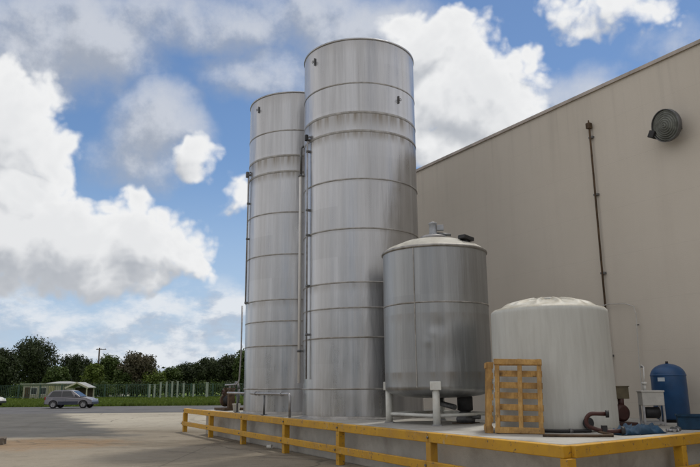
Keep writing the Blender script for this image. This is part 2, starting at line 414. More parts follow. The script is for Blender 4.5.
# round louvred vent on the wall
vt = empty('wall_vent', L(9.22, 14.5, 7.64), TH, 'round dark grey bell-shaped fitting with ribbed face high on the wall', 'wall fitting')
ax = Vector((-.93, .12, -.18)).normalized()
mb = MB(); c0 = Vector((-.16, 0, 0))
mb.lathe([(.10, 0), (.27, .05), (.37, .14), (.39, .20), (.39, .27), (.38, .28), (.37, .27), (.37, .23)], 40, c0, 0, True, True, axis=ax)
mb.build('housing', M['steel_dark'], vt)
mb = MB()
prof = []
for k in range(7): r = .37-.052*k; prof += [(r, .22+.012*k), (r-.017, .245+.012*k), (r-.034, .245+.012*k), (r-.048, .22+.012*k)]
mb.lathe(prof, 40, c0, 0, True, False, True, axis=ax); mb.build('ribbed_face', paint('grey_green_grille', (.17, .18, .165), .6, .3, 8, (.05, .05, .04), .6), vt)
mb = MB(); mb.cyl((0, 0, .02), c0 + ax*.06, .07); mb.box((-.01, 0, .02), (.03, .26, .26)); mb.build('mount', M['steel_dark'], vt)
mb = MB(); mb.box((-.30, .43, -.13), (.22, .16, .18), rot=Matrix.Rotation(.5, 3, 'X')); mb.cyl((-.18, .36, -.13), (-.02, .30, -.12), .025); mb.build('dark_box', M['black'], vt, .02)  # black box on a short stub at the vent's lower left

# ---------------------------------------------------------------- concrete slab
P1 = (26.3, 8.15); P7 = (6.806, 7.382)
def fb_at(a): return P7[1] + (a-P7[0])*(P1[1]-P7[1])/(P1[0]-P7[0])
mb = MB()
o = .30
poly = [L(7.12, fb_at(7.12)+o), L(7.86, 14.5), L(24.6, 14.5), L(24.6, fb_at(24.6)+o)]
mb.prism([(p.x, p.y) for p in reversed(poly)], .002, SZ)
sl = mb.build('concrete_platform', M['slab'], bevel=.025)
tag(sl, 'low concrete platform that carries the steel tanks', 'platform')

# ---------------------------------------------------------------- guard rail
gr = empty('guard_rail', L(P7[0], P7[1], 0), 0, 'weathered ochre yellow two-rail barrier round the concrete platform', 'barrier')
G0 = gr.location.copy()
def g(a, b, z=0): return L(a, b, z) - G0
posts = [(a, fb_at(a)) for a in (26.3, 22.99, 19.74, 16.51, 13.47, 10.0, 6.806)]
RE = (7.66, 14.3)
ux = (RE[0]-P7[0])/(RE[1]-P7[1])
posts2 = [(P7[0]+ux*d, P7[1]+d) for d in (2.95, 5.6)]
def beam(mb, p, q, w, h):
    d = q-p; rz = math.atan2(d.y, d.x)
    mb.box((p+q)/2, (d.length, w, h), rz)
def ang(p, q): d = q-p; return math.atan2(d.y, d.x)
r1 = ang(g(*P7), g(*P1)); r2 = ang(g(*P7), g(*RE))
for i, (a, b) in enumerate(posts):
    mb = MB(); mb.box(g(a, b, .352), (.15, .15, .70), r1+(random.random()-.5)*.08)
    mb.build('post', M['yellow'], gr, .008)
for (a, b) in posts2:
    mb = MB(); mb.box(g(a, b, .352), (.15, .15, .70), r2); mb.build('post', M['yellow'], gr, .008)
for (a, b) in posts[:-1]:
    for z in (.785, .325):
        m = MB(); w_ = .078 if z > .5 else .138
        m.cyl(g(a+.0, b-w_, z), g(a+.0, b-w_-.022, z), .022, n=6); m.build('bolt', M['steel_dark'], gr)

for z, h, nm in ((.785, .165, 'top_rail'), (.325, .15, 'lower_rail')):
    for i in range(6):
        p = g(*posts[i], z); q = g(*posts[i+1], z); d = (q-p).normalized(); off = Vector((d.y, -d.x, 0))
        off = -V*(.105 if z < .5 else 0)
        mb = MB(); beam(mb, p+d*.004+off+Vector((0, 0, random.uniform(-.006, .006))), q-d*.004+off+Vector((0, 0, random.uniform(-.006, .006))), .06 if z < .5 else .15, h)
        mb.build(nm, M['yellow'], gr, .012)
    seq = [P7]+posts2+[RE]
    for i in range(3):
        p = g(*seq[i], z); q = g(*seq[i+1], z); d = (q-p).normalized(); off = -U*(.105 if z < .5 else 0)
        mb = MB(); beam(mb, p+d*(.08 if i == 0 else .004)+off, q-d*.004+off, .06 if z < .5 else .15, h)
        mb.build(nm, M['yellow'], gr, .012)

# ---------------------------------------------------------------- tall silos
SE = [1.59, 2.87, 3.62, 4.28, 5.70, 7.05, 8.40, 8.94, 9.80]
def silo(a, b, label, dent_seed):
    root = empty('steel_silo', L(a, b, SZ), TH, label, 'silo', 'tall stainless steel silos')
    R = 1.632; H = 11.14-SZ
    body = MB()
    prof = [(R, .06)]
    for k, s in enumerate(SE):
        z = s-SZ; prof += [(R, z-.035), (R+.0, z-.03)]
        prof += [(R, z+.03), (R, z+.035)]
    prof.append((R, H))
    prof2 = [prof[0]]
    for i in range(1, len(prof)):
        z0, z1 = prof2[-1][1], prof[i][1]
        for j in range(1, max(1, int((z1-z0)/.35))+1): prof2.append((R, z0+(z1-z0)*j/max(1, int((z1-z0)/.35))))
    wob = lambda t, z: .006*noise.noise(Vector((cos(t)*1.6, sin(t)*1.6, z*.9+dent_seed)))
    body.lathe(prof2, 128, wob=wob)
    body.build('shell', M['steel'], root)
    for s in SE:
        z = s-SZ; m2 = MB(); w = .020 if s not in (8.40, 8.94) else .034
        m2.lathe([(R-.01, z-w), (R+.007, z-w), (R+.012, z-w*.3), (R+.012, z+w*.3), (R+.007, z+w), (R-.01, z+w)], 128, smooth=False)
        m2.build('seam_band', M['seam'], root)
    m2 = MB(); m2.lathe([(R, H-.05), (R+.02, H-.045), (R+.02, H), (R-.02, H+.005), (.05, H+.28), (0.02, H+.28)], 128, cap1=True)
    m2.build('roof', M['steel'], root)
    m2 = MB(); m2.lathe([(R+.09, 0), (R+.09, .02), (R+.01, .03), (R+.01, .08)], 96); m2.build('base_ring', M['seam'], root)
    return root, R, H
# direction from a silo to the camera, in its own frame
def cam_dir(root, p):
    d = -Vector((root.location.x, root.location.y, 0)).normalized()
    return Matrix.Rotation(-TH, 3, 'Z') @ d
def polar(root, deg):            # unit vector deg degrees to the picture's right of the camera direction
    return Matrix.Rotation(rad(deg), 3, 'Z') @ cam_dir(root, None)
def lug(root, deg, R, z):
    d = polar(root, deg); t = Vector((-d.y, d.x, 0)); m = MB(); c = d*(R+.05)+Vector((0, 0, z))
    rt = Matrix((t, d, Vector((0, 0, 1)))).transposed()
    m.box(c - d*.03, (.035, .03, .22), rot=rt)
    m.tube(arc(c+d*.03+Vector((0, 0, -.02)), .035, -pi*.95, pi*.95, 16, Vector((0, 0, 1)), t), .009, 8)
    return m.build('lifting_lug', M['steel_dark'], root)
def gauge(root, deg, R, z0, z1, brs, r=.03, mat='galv', nm='level_pipe', off=.12, bmat='steel_dark'):
    d = polar(root, deg); t = Vector((-d.y, d.x, 0))
    c = d*(R+off)
    m = MB(); m.tube([c+Vector((0, 0, z0)), c+Vector((0, 0, z1-.06)), c+Vector((0, 0, z1-.02))-d*.03, c+Vector((0, 0, z1))-d*(off+.0)], r, 10); m.build(nm, M[mat], root)
    rt = Matrix((t, d, Vector((0, 0, 1)))).transposed()
    for z in brs:
        m = MB(); m.box(d*(R+off*.55)+Vector((0, 0, z)), (.09, off*1.2, .05), rot=rt); m.cyl(c+Vector((0, 0, z-.03)), c+Vector((0, 0, z+.03)), r*1.5); m.build('bracket', M[bmat], root)
big, R, H = silo(16.219, 9.914, 'nearer of the two tall steel silos, standing behind the squat vat', 0)
left, _, _ = silo(20.324, 9.865, 'farther steel silo at the left, partly behind the nearer one', 40)
lug(big, -50, R, H-.42); lug(big, 42, R, 9.45-SZ)
lug(left, -52, R, H-.42)
gauge(big, -60, R, 1.0, 8.55-SZ, [z-SZ for z in (8.45, 8.1, 6.4, 5.7, 4.3, 3.0)], .024, 'galv', 'level_pipe', .07)
m = MB()
d = polar(big, -60); m.box(d*(R+.10)+Vector((0, 0, 8.5-SZ)), (.09, .10, .18)); m.build('valve_block', M['black'], big, .02)
gauge(big, -84, R, .9, 7.62-SZ, [z-SZ for z in (7.6, 2.6)], .042, 'white_pipe', 'drain_pipe', .10)
gauge(big, -84, R, 7.64-SZ, 8.5-SZ, [], .035, 'steel_dark', 'upper_pipe', .085)
gauge(left, -73, R, 4.25-SZ, 8.7-SZ, [z-SZ for z in (8.6, 7.6, 6.4, 4.3)], .024, 'galv', 'level_pipe', .06)
m = MB(); d = polar(left, -73); m.box(d*(R+.10)+Vector((0, 0, 8.6-SZ)), (.09, .10, .2)); m.build('valve_block', M['steel_dark'], left, .02)
# pale outlet pipes at the foot of the silos
d = polar(left, -86)
def W(root, p): return root.location + Matrix.Rotation(TH, 3, 'Z') @ p
po = empty('outlet_pipe', L(17.1, 8.15, SZ), TH, 'pale horizontal pipe with elbow crossing the foot of the farther silo', 'pipe')
m = MB(); m.tube([(.25, 5.4, .61), (.12, 3.0, .61), (0, .10, .61), (0, .03, .595), (0, 0, .54), (0, 0, .0)], .036, 12); m.build('pipe_run', M['galv'], po)
for y in (1.9, 4.3):
    xo = .04*y; m = MB(); m.cyl((xo, y, .0), (xo, y, .56), .03); m.box((xo, y, .01), (.14, .16, .02)); m.build('pipe_support', M['steel_dark'], po)
for y in (.55, 2.6): m = MB(); m.cyl((.045*y, y, .61), (.045*y, y+.06, .61), .062); m.build('flange', M['galv'], po)
p2 = empty('return_pipe', L(22.75, 8.9, SZ), TH, 'pale bent pipe beside the left edge of the farther silo', 'pipe')
m = MB(); m.tube([(.0, 1.35, .87), (.0, .30, .89), (.0, .12, .93), (.0, .02, 1.05), (.0, -.06, 1.5), (.0, -.10, 2.0), (.0, -.10, 3.6)], .026, 10); m.build('pipe_run', M['galv'], p2)
m = MB(); m.cyl((0, .9, 0), (0, .9, .85), .03); m.build('pipe_support', M['steel_dark'], p2)

# ---------------------------------------------------------------- pump set at the far end of the platform
pu = empty('pump_unit', L(23.6, 8.95, SZ), TH, 'cluttered dark and brown pump set at the far end of the platform', 'pump')
m = MB(); m.box((0, 0, .06), (1.1, 1.3, .10)); m.build('skid', M['brown'], pu, .01)
m = MB(); m.lathe([(.16, 0), (.19, .03), (.19, .5), (.16, .55)], 24, (-.1, -.25, .42), 0, True, True, True, axis=Vector((0, 1, 0)))
for k in range(9): m.lathe([(.19, 0), (.215, .0), (.215, .012), (.19, .012)], 24, (-.1, -.2+.05*k, .42), axis=Vector((0, 1, 0)))
m.build('motor', M['black'], pu)
m = MB(); m.lathe([(.10, 0), (.26, .03), (.28, .12), (.24, .2), (.1, .24)], 28, (-.1, .34, .42), 0, True, True, True, axis=Vector((0, 1, 0))); m.cyl((-.1, .46, .6), (-.1, .46, .95), .07); m.box((-.1, .46, .95), (.2, .2, .05)); m.build('pump_head', M['brown'], pu, .005)
m = MB(); m.box((-.2, -.5, .5), (.28, .2, .75)); m.box((-.2, -.5, .92), (.34, .26, .06)); m.build('control_box', M['brown'], pu, .01)
m = MB(); m.cyl((.3, -.1, .1), (.3, -.1, .9), .05); m.tube(arc((.3, .2, .9), .3, pi, 0, 10, (0, 1, 0), (0, 0, 1)), .05, 10); m.cyl((.3, .5, .9), (.3, .5, .2), .05); m.build('loop_pipe', M['steel_dark'], pu)
m = MB(); m.tube(arc((-.35, .1, .75), .14, 0, 2*pi, 20, (0, 1, 0), (0, 0, 1)), .02, 8); m.cyl((-.35, -.04, .75), (-.35, .24, .75), .015); m.cyl((-.35, .1, .61), (-.35, .1, .89), .015); m.build('handwheel', M['dark_red'], pu)
pu.scale = (.8, .8, .8)
wb = empty('white_bucket', L(22.05, 8.55, SZ), .3, 'small white bucket near the far end of the platform', 'bucket')
m = MB(); m.lathe([(.10, 0), (.13, .24), (.14, .24), (.14, .255), (.125, .255), (.095, .02)], 20, cap0=True, cap1=True); m.build('pail', M['white_paint'], wb)
m = MB(); m.tube(arc((0, 0, .24), .145, 0, pi, 12, (1, 0, 0), (0, .9, -.35)), .006, 6); m.build('handle', M['steel_dark'], wb)

# ---------------------------------------------------------------- steel vat on white legs
vat = empty('steel_vat', L(12.56, 9.68, SZ), TH, 'squat dented grey steel vat standing on white legs', 'tank')
R2 = 1.2; zb, zr = 1.60-SZ, 4.66-SZ
cd = cam_dir(vat, None)
def dent(t, z):
    # shallow dents facing the yard
    w = .008*noise.noise(Vector((cos(t)*2, sin(t)*2, z*1.2)))
    for dd, dz, s, amp in ((2, 2.05, .16, -.022), (-4, 1.90, .09, .014), (-8, 1.72, .09, .012), (16, 1.5, .3, -.02), (30, 2.4, .25, -.015)):
        v = polar(vat, dd); da = math.atan2(sin(t-math.atan2(v.y, v.x)), cos(t-math.atan2(v.y, v.x)))*R2
        w += amp*math.exp(-(da*da+(z-dz)**2)/(s*s))
    return w
prof = [(R2*.45, zb-.20), (R2*.75, zb-.16), (R2*.90, zb-.11), (R2*.975, zb-.05)] + [(R2, zb+(zr-zb)*i/60) for i in range(61)]
m = MB(); m.lathe(prof, 220, wob=dent, cap0=True); m.build('shell', M['steel_vat'], vat)
zs = 3.42-SZ
m = MB(); m.lathe([(R2-.01, zs-.02), (R2+.006, zs-.018), (R2+.006, zs+.018), (R2-.01, zs+.02)], 128)
for dd in (-22, 150):
    v = polar(vat, dd)
    t = Vector((-v.y, v.x, 0)); rt = Matrix((t, v, Vector((0, 0, 1)))).transposed()
    m.box(v*(R2+.003)+Vector((0, 0, (zb+zr)/2)), (.022, .014, zr-zb-.05), rot=rt)
m.build('weld_seam', M['seam'], vat)
m = MB(); m.lathe([(R2-.01, zr-.04), (R2+.028, zr-.03), (R2+.032, zr+.0), (R2+.02, zr+.03), (R2-.02, zr+.04)], 96); m.build('rim', M['seam'], vat)
m = MB(); m.lathe([(R2+.01, zr+.03), (R2-.12, zr+.12), (R2*.6, zr+.27), (.32, zr+.36), (.30, zr+.36)], 96, cap1=True)
m.build('domed_top', paint('pale_stained_lid', (.40, .39, .35), .7, .2, 3, (.25, .22, .17), .5), vat)
m = MB(); m.lathe([(.30, zr+.36), (.31, zr+.38), (.31, zr+.42), (.26, zr+.44), (.02, zr+.45)], 32, cap1=True)
m.build('manhole_cover', M['galv'], vat)
blg = paint('blue_grey_motor', (.34, .36, .39), .5, .2, 6, (.15, .15, .15), .5)
m = MB(); m.lathe([(.11, zr+.44), (.11, zr+.50), (.085, zr+.52), (.085, zr+.72), (.10, zr+.73), (.10, zr+.76), (.03, zr+.79)], 28, cap1=True)
m.build('agitator_drive', blg, vat)
v = polar(vat, 90)
m = MB(); m.cyl(v*.09+Vector((0, 0, zr+.50)), v*.42+Vector((0, 0, zr+.46)), .035, n=12); m.build('side_arm', M['steel_dark'], vat)
m = MB(); rt = Matrix((v, Vector((-v.y, v.x, 0)), Vector((0, 0, 1)))).transposed(); m.box(v*.17+Vector((0, 0, zr+.64)), (.16, .12, .13), rot=rt); m.build('terminal_box', blg, vat, .01)
v = polar(vat, 48); t = Vector((-v.y, v.x, 0)); rt = Matrix((t, v, Vector((0, 0, 1)))).transposed()
m = MB(); m.box(v*(R2*.82)+Vector((0, 0, zr+.23)), (.34, .20, .09), rot=rt @ Matrix.Rotation(.12, 3, 'Y')); m.box(v*(R2*.82)+Vector((0, 0, zr+.15)), (.10, .10, .14), rot=rt)
m.build('vent_cap', M['black'], vat, .015)
lg = []
for k in range(4):
    a = rad(-56-2+90*k); d = Vector((cos(math.atan2(cd.y, cd.x)+rad(-3+90*k)), sin(math.atan2(cd.y, cd.x)+rad(-3+90*k)), 0))
    c = d*1.13; lg.append(c); t = Vector((-d.y, d.x, 0)); rt = Matrix((t, d, Vector((0, 0, 1)))).transposed()
    m = MB(); m.cyl(c+Vector((0, 0, .02)), c+Vector((0, 0, .73)), .078, n=20); lo = m.build('leg', M['white_paint'], vat)
    m = MB(); m.box(c+Vector((0, 0, .81)), (.23, .22, .18), rot=rt); m.build('leg_cap', M['white_paint'], lo, .012)
    m = MB(); m.box(c+Vector((0, 0, .012)), (.20, .20, .022), rot=rt); m.build('foot_plate', M['galv'], lo)
for k in range(4):
    m = MB(); p, q = lg[k], lg[(k+1) % 4]; d = (q-p).normalized()
    m.cyl(p+d*.07+Vector((0, 0, .20)), q-d*.07+Vector((0, 0, .20)), .035, n=14); m.build('cross_bar', M['white_paint'], vat)
m = MB(); m.cyl((0, 0, zb-.20), (0, 0, zb-.36), .10); m.cyl((0, 0, zb-.32), (.0, -.55, zb-.40), .06); m.build('outlet', M['steel_dark'], vat)
ag = empty('transfer_pump', L(12.05, 10.0, SZ), TH+.4, 'black upright pump under the steel vat', 'pump')
m = MB(); m.lathe([(.12, .26), (.17, .28), (.17, .55), (.14, .6), (.05, .62)], 24, cap0=True, cap1=True); m.build('motor', M['black'], ag)
m = MB(); m.lathe([(.2, .02), (.21, .1), (.15, .22), (.1, .26)], 24, cap0=True); m.cyl((0, 0, .14), (0, -.35, .14), .05); m.build('volute', M['steel_dark'], ag)
m = MB(); m.box((0, 0, .01), (.5, .42, .02)); m.build('base_plate', M['brown'], ag)

# ---------------------------------------------------------------- white plastic tank
wt = empty('plastic_tank', L(9.607, 10.168, SZ), TH, 'big round white plastic tank with a ribbed domed top, dirty with age', 'tank')
R3 = 1.13; zt3 = 3.0-SZ
prof = []
for i in range(40):
    z = .02+(zt3-.02)*i/39
    prof.append((R3 - .022*z/zt3, z))
prof += [(R3-.028, zt3+.05), (R3-.07, zt3+.095), (R3-.2, zt3+.13)]
ribs = lambda t, z: .004*noise.noise(Vector((cos(t)*3, sin(t)*3, z*.5)))
m = MB(); m.lathe([(R3-.05, .0)]+prof, 128, cap0=True, wob=ribs); m.build('body', M['poly'], wt)
# ribbed dome
m = MB(); n = 144; rings = 14; vs = []; r0 = R3-.2
for j in range(rings+1):
    q = j/rings; r = r0*(1-q)+.20*q
    for i in range(n):
        t = 2*pi*i/n; rib = max(0, cos(t*12))**2*.05*min(1, 6*q)*min(1, 5*(1-q))
        vs.append((r*cos(t), r*sin(t), zt3+.13+.15*sin(q*pi/2)+rib))
m.add(vs, [(j*n+i, j*n+(i+1) % n, (j+1)*n+(i+1) % n, (j+1)*n+i) for j in range(rings) for i in range(n)], 0, True)
m.build('domed_top', M['poly'], wt)
m = MB(); m.lathe([(.20, zt3+.25), (.25, zt3+.27), (.26, zt3+.31), (.22, zt3+.33), (.02, zt3+.335)], 40, cap1=True)
for k in range(16): t = 2*pi*k/16; m.box((cos(t)*.255, sin(t)*.255, zt3+.29), (.02, .03, .04), t)
m.build('screw_lid', M['poly'], wt)
v = polar(wt, 27); t = Vector((-v.y, v.x, 0))
m = MB(); m.cyl(v*(R3-.02)+Vector((0, 0, .16)), v*(R3+.12)+Vector((0, 0, .16)), .06); m.cyl(v*(R3+.05)+Vector((0, 0, .16)), v*(R3+.08)+Vector((0, 0, .16)), .10); m.build('outlet', M['black'], wt)

# black pipe lying along the foot of the white tank
bp = empty('black_pipe', L(9.0, 9.0, SZ), 0, 'thin black pipe lying along the foot of the white tank', 'pipe')
m = MB(); cdw = -Vector((wt.location.x, wt.location.y, 0)).normalized(); pp = []
for i in range(15):
    dg = rad(-30+i*4.2); dd = Matrix.Rotation(dg, 3, 'Z') @ cdw
    pp.append(wt.location + dd*(R3+.06+.01*sin(i)) - bp.location + Vector((0, 0, .03)))
m.tube(pp, .028, 10); m.build('pipe_run', M['black'], bp)
for k in (4, 10):
    m = MB(); dd = (pp[k+1]-pp[k]).normalized(); m.cyl(pp[k]-dd*.03, pp[k]+dd*.03, .04); m.build('coupling', M['steel_dark'], bp)

# U shaped suction hose with valve
uh = empty('suction_hose', L(8.02, 9.42, SZ), 0, 'dark red and black U-shaped hose in front of the white tank', 'hose')
X = Vector((cos(-.25), sin(-.25), 0)); Z = Vector((0, 0, 1)); Yd = Vector((.2, 1, 0))
pts = [X*.18+Z*.34, X*.02+Z*.345] + arc(Z*.22-X*.03, .125, pi/2, 1.25*pi, 9, X, Z) + [X*.02+Z*.085, X*.2+Z*.06, X*.40+Z*.07]
m = MB(); m.tube(pts, .034, 12); m.build('bent_pipe', M['dark_red'], uh)
m = MB(); m.cyl(X*.16+Z*.34, X*.21+Z*.34, .06); m.build('coupling', M['black'], uh)
m = MB(); m.cyl(X*.38+Z*.07, X*.44+Z*.07, .07); m.build('coupling', M['black'], uh)
m = MB(); m.box(X*.12+Z*.1, (.08, .08, .11)); m.build('valve', M['black'], uh)
m = MB(); m.tube([X*.02+Z*.06, -Yd*.1+X*.10+Z*.04, -Yd*.25+X*.2+Z*.03, -Yd*.4+X*.18+Z*.025, -Yd*.5-X*.1+Z*.025, -Yd*.52-X*.5+Z*.025, -Yd*.5-X*.9+Z*.025], .022, 8); m.build('trailing_hose', M['brown'], uh)

# ---------------------------------------------------------------- pallets
def pallet_mesh(root, w, h):
    """standing on end, face looks along -y; w wide, h tall"""
    for x in (-w/2+.05, 0.03, w/2-.05):
        m = MB(); m.box((x, 0, h/2), (.075, .095, h)); m.build('stringer', M['wood'], root, .004)
    n = 7
    for k in range(n):
        z = .06+(h-.12)*k/(n-1); bw = .105
        m = MB(); m.box((random.uniform(-.006, .006), .059, z+random.uniform(-.012, .012)), (w, .02, bw), rot=Matrix.Rotation(random.uniform(-.015, .015), 3, 'Y')); m.build('deck_board', M['wood'], root, .003)
    for k, z in enumerate((.055, h-.055)):
        m = MB(); m.box((random.uniform(-.006, .006), -.059, z), (w, .02, .095), rot=Matrix.Rotation(random.uniform(-.015, .015), 3, 'Y')); m.build('deck_board', M['wood'], root, .003)
pf = empty('wooden_pallet', L(8.98, 8.62, SZ), 0, 'orange-brown wooden pallet stood on end, front one leaning on the white tank', 'pallet', 'wooden pallets leaning by the white tank')
pallet_mesh(pf, .82, 1.27)
pf.rotation_euler = (rad(-6), rad(1.5), rad(-17))
pb = empty('wooden_pallet', Vector((2.46, 12.74, SZ)), 0, 'wooden pallet seen edge-on behind the front pallet', 'pallet', 'wooden pallets leaning by the white tank')
pallet_mesh(pb, .80, 1.22)
pb.rotation_euler = (rad(-3), 0, rad(-99))

# ---------------------------------------------------------------- blue pressure tank and clutter by the wall
bt = empty('pressure_tank', L(9.62, 13.72, SZ), TH, 'upright blue pressure tank with domed top against the wall', 'tank')
R4 = .36
prof = [(.30, .06), (R4, .10), (R4, .98)] + [(R4*cos(a), .98+.26*sin(a)) for a in [i*pi/2/9 for i in range(1, 9)]] + [(.05, 1.24)]
m = MB(); m.lathe(prof, 48, cap0=True, cap1=True); m.build('vessel', M['blue_tank'], bt)
m = MB(); m.lathe([(.26, 0), (.28, .08)], 36, cap0=True); m.build('base_skirt', M['black'], bt)
m = MB(); m.lathe([(R4+.004, .97), (R4+.008, .98), (R4+.008, 1.0), (R4-.005, 1.01)], 48); m.build('weld_ring', M['blue_tank'], bt)
m = MB(); m.cyl((0, 0, 1.23), (0, 0, 1.29), .03); m.build('air_valve', M['black'], bt)
mb = MB(); vs = []
cdb = cam_dir(bt, None); ab = math.atan2(cdb.y, cdb.x)
for i in range(7):
    t = ab-.62+.07*i
    vs += [((R4+.004)*cos(t), (R4+.004)*sin(t), .86), ((R4+.004)*cos(t), (R4+.004)*sin(t), .94)]
mb.add(vs, [(2*i, 2*i+2, 2*i+3, 2*i+1) for i in range(6)]); mb.build('sticker', M['label'], bt)

db = empty('pump_cabinet', L(9.1, 12.35, SZ), -.12, 'pale grey pump cabinet on an open black frame before the blue tank', 'pump')
m = MB(); m.box((0, 0, .52), (.42, .32, .26)); m.box((0, -.005, .665), (.45, .35, .035)); m.build('housing', M['box_grey'], db, .012)
m = MB()
for x in (-.19, .19):
    for y in (-.13, .13): m.box((x, y, .195), (.04, .04, .39))
m.box((0, -.13, .06), (.34, .035, .04)); m.box((0, .13, .06), (.34, .035, .04)); m.build('frame', M['galv'], db)
m = MB(); m.lathe([(.09, 0), (.11, .03), (.11, .28), (.08, .3)], 24, (-.15, 0, .25), 0, True, True, True, axis=Vector((1, 0, 0))); m.build('motor', M['black'], db)
m = MB(); m.cyl((-.1, 0, .68), (-.1, 0, .8), .03); m.cyl((-.1, 0, .8), (-.1, 0, .85), .05); m.tube([(-.1, 0, .85), (-.08, .02, 1.0), (-.02, .2, 1.15), (.02, .5, 1.2)], .012, 8); m.build('pipe_stub', M['pvc'], db)
rp = empty('red_pump', L(9.55, 11.95, SZ), .1, 'dark red and black pump between the white tank and the pump cabinet', 'pump')
m = MB(); m.lathe([(.12, .0), (.17, .04), (.17, .2), (.10, .26)], 24, (.02, -.12, .24), 0, True, True, True, axis=Vector((-.15, 1, 0))); m.cyl((.04, 0, .36), (.04, 0, .52), .06); m.build('volute', M['dark_red'], rp)
m = MB(); m.lathe([(.10, 0), (.13, .03), (.13, .34), (.1, .38)], 20, (-.30, .1, .22), 0, True, True, True, axis=Vector((1, 0, 0)))
for k in range(6): m.lathe([(.13, 0), (.15, 0), (.15, .012), (.13, .012)], 20, (-.26+.05*k, .1, .22), axis=Vector((1, 0, 0)))
m.build('motor', M['black'], rp)
m = MB(); m.box((-.05, 0, .03), (.62, .4, .06)); m.build('base_plate', M['dark_red'], rp, .006)
m = MB(); m.box((.05, .05, .64), (.30, .22, .24)); m.box((.05, .05, .765), (.33, .25, .02)); m.build('control_box', paint('olive_box', (.12, .10, .06), .6, .3, 5), rp, .008)

# crumpled blue sheet on the platform edge
def crumple(name, c, sx, sy, h, mat, rz, label, cat, seed=0):
    n, k = 34, 14; vs = []; M3 = Matrix.Rotation(rz, 3, 'Z')
    for j in range(k):
        for i in range(n):
            x = (i/(n-1)-.5); y = (j/(k-1)-.5); e = min(1, (1-4*x*x)*2)*min(1, (1-4*y*y)*2)
            nz = noise.fractal(Vector((x*6*sx+seed, y*6*sy, seed)), .7, 2.1, 4)
            p = M3 @ Vector((x*sx+.04*nz, y*sy+.04*noise.noise(Vector((x*7, y*7, seed))), 0))
            vs.append((p.x, p.y, .012+e*h*(.55+.7*nz if nz > -.6 else .12)))
    m = MB(); m.add(vs, [(j*n+i, j*n+i+1, (j+1)*n+i+1, (j+1)*n+i) for j in range(k-1) for i in range(n-1)], 0, True)
    o = m.build(name, mat, loc=c)
    s = o.modifiers.new('thick', 'SOLIDIFY'); s.thickness = .006
    return tag(o, label, cat)
crumple('blue_tarpaulin', L(7.82, 10.18, SZ), 1.0, .42, .17, M['blue_plastic'], .50, 'crumpled dark blue tarpaulin on the platform edge', 'tarpaulin', 3)
bx = empty('blue_crate', L(7.95, 11.85, SZ), -.35, 'blue plastic crate at the right end of the platform', 'crate')
m = MB()
for x in (-.21, .21): m.box((x, 0, .13), (.02, .32, .24))
for y in (-.15, .15): m.box((0, y, .13), (.40, .02, .24))
m.box((0, 0, .02), (.40, .28, .02)); m.build('tub', M['blue_plastic'], bx)
m = MB(); m.box((0, -.17, .25), (.46, .03, .035)); m.box((0, .17, .25), (.46, .03, .035)); m.box((.23, 0, .25), (.03, .31, .035)); m.box((-.23, 0, .25), (.03, .31, .035)); m.build('lip', M['blue_plastic'], bx)
# loose fittings
for i, (a, b, s, mt, nm, lb) in enumerate([(7.74, 11.0, .055, 'galv', 'pipe_fitting', 'pale pipe tee beside the blue tarpaulin'), (7.9, 11.3, .07, 'steel_dark', 'pipe_fitting', 'dark pipe tee beside the blue crate')]):
    r = empty(nm, L(a, b, SZ), i*.8, lb, 'pipe fitting')
    m = MB(); m.cyl((-s*1.6, 0, s*.5), (s*1.6, 0, s*.5), s*.45); m.cyl((0, 0, s*.5), (0, -s*1.4, s*.5), s*.45); m.build('tee_body', M[mt], r)
    m = MB(); m.cyl((-s*1.9, 0, s*.5), (-s*1.5, 0, s*.5), s*.6); m.cyl((s*1.5, 0, s*.5), (s*1.9, 0, s*.5), s*.6); m.build('collar', M[mt], r)

# paper cup on the yard
cu = empty('paper_cup', Vector((-2.32, 19.45, .005)), 0, 'small white paper cup lying by the foot of the yellow rail', 'cup')
m = MB(); m.lathe([(.042, 0), (.055, .14), (.058, .145), (.054, .145), (.04, .006)], 20, (0, 0, .058), axis=Vector((1, -.4, .0)), cap0=True); m.build('cup_wall', M['white_paint'], cu)

# ---------------------------------------------------------------- broken blocks and weeds at the left edge
for i, (x, y, sx, sy, sz, rz, lb) in enumerate([(-11.0, 21.6, .8, .5, .2, .3, 'broken concrete block at the left edge of the yard')]):
    m = MB(); bm = bmesh.new(); bmesh.ops.create_cube(bm, size=1); bmesh.ops.subdivide_edges(bm, edges=bm.edges[:], cuts=5, use_grid_fill=True)
    for vv in bm.verts:
        p = Vector((vv.co.x*sx, vv.co.y*sy, (vv.co.z+.5)*sz)); nn = noise.noise_vector(p*4+Vector((i*7, 0, 0)))*.06; nn.z *= (1 if p.z > .02 else 0); vv.co = p+nn
    me = bpy.data.meshes.new('concrete_lump'); bm.to_mesh(me); bm.free(); me.materials.append(m_concrete('rubble_concrete', (.13, .11, .09), (.10, .05, .03), .7))
    o = bpy.data.objects.new('concrete_lump', me); COL.objects.link(o); o.location = (x, y, 0); o.rotation_euler = (0, 0, rz)
    tag(o, lb, 'rubble')
def weed(x, y, n, h, lb, r=.5, mat='leaf_mid'):
    m = MB()
    for i in range(n):
        a = random.random()*2*pi; rr = r*random.random()**.7; px, py = cos(a)*rr, sin(a)*rr
        hh = h*(.5+.5*random.random()); lx, ly = random.uniform(-.2, .2)*h, random.uniform(-.2, .2)*h; t = random.random()*pi; w = .02+.02*random.random()
        q = [(px-w*cos(t), py-w*sin(t), 0), (px+w*cos(t), py+w*sin(t), 0), (px+lx*.5+w*cos(t), py+ly*.5+w*sin(t), hh*.6), (px+lx*.5-w*cos(t), py+ly*.5-w*sin(t), hh*.6), (px+lx*1.3, py+ly*1.3, hh)]
        m.add(q, [(0, 1, 2, 3), (3, 2, 4)])
    return tag(m.build('weed_clump', M[mat], loc=(x, y, 0)), lb, 'weeds')

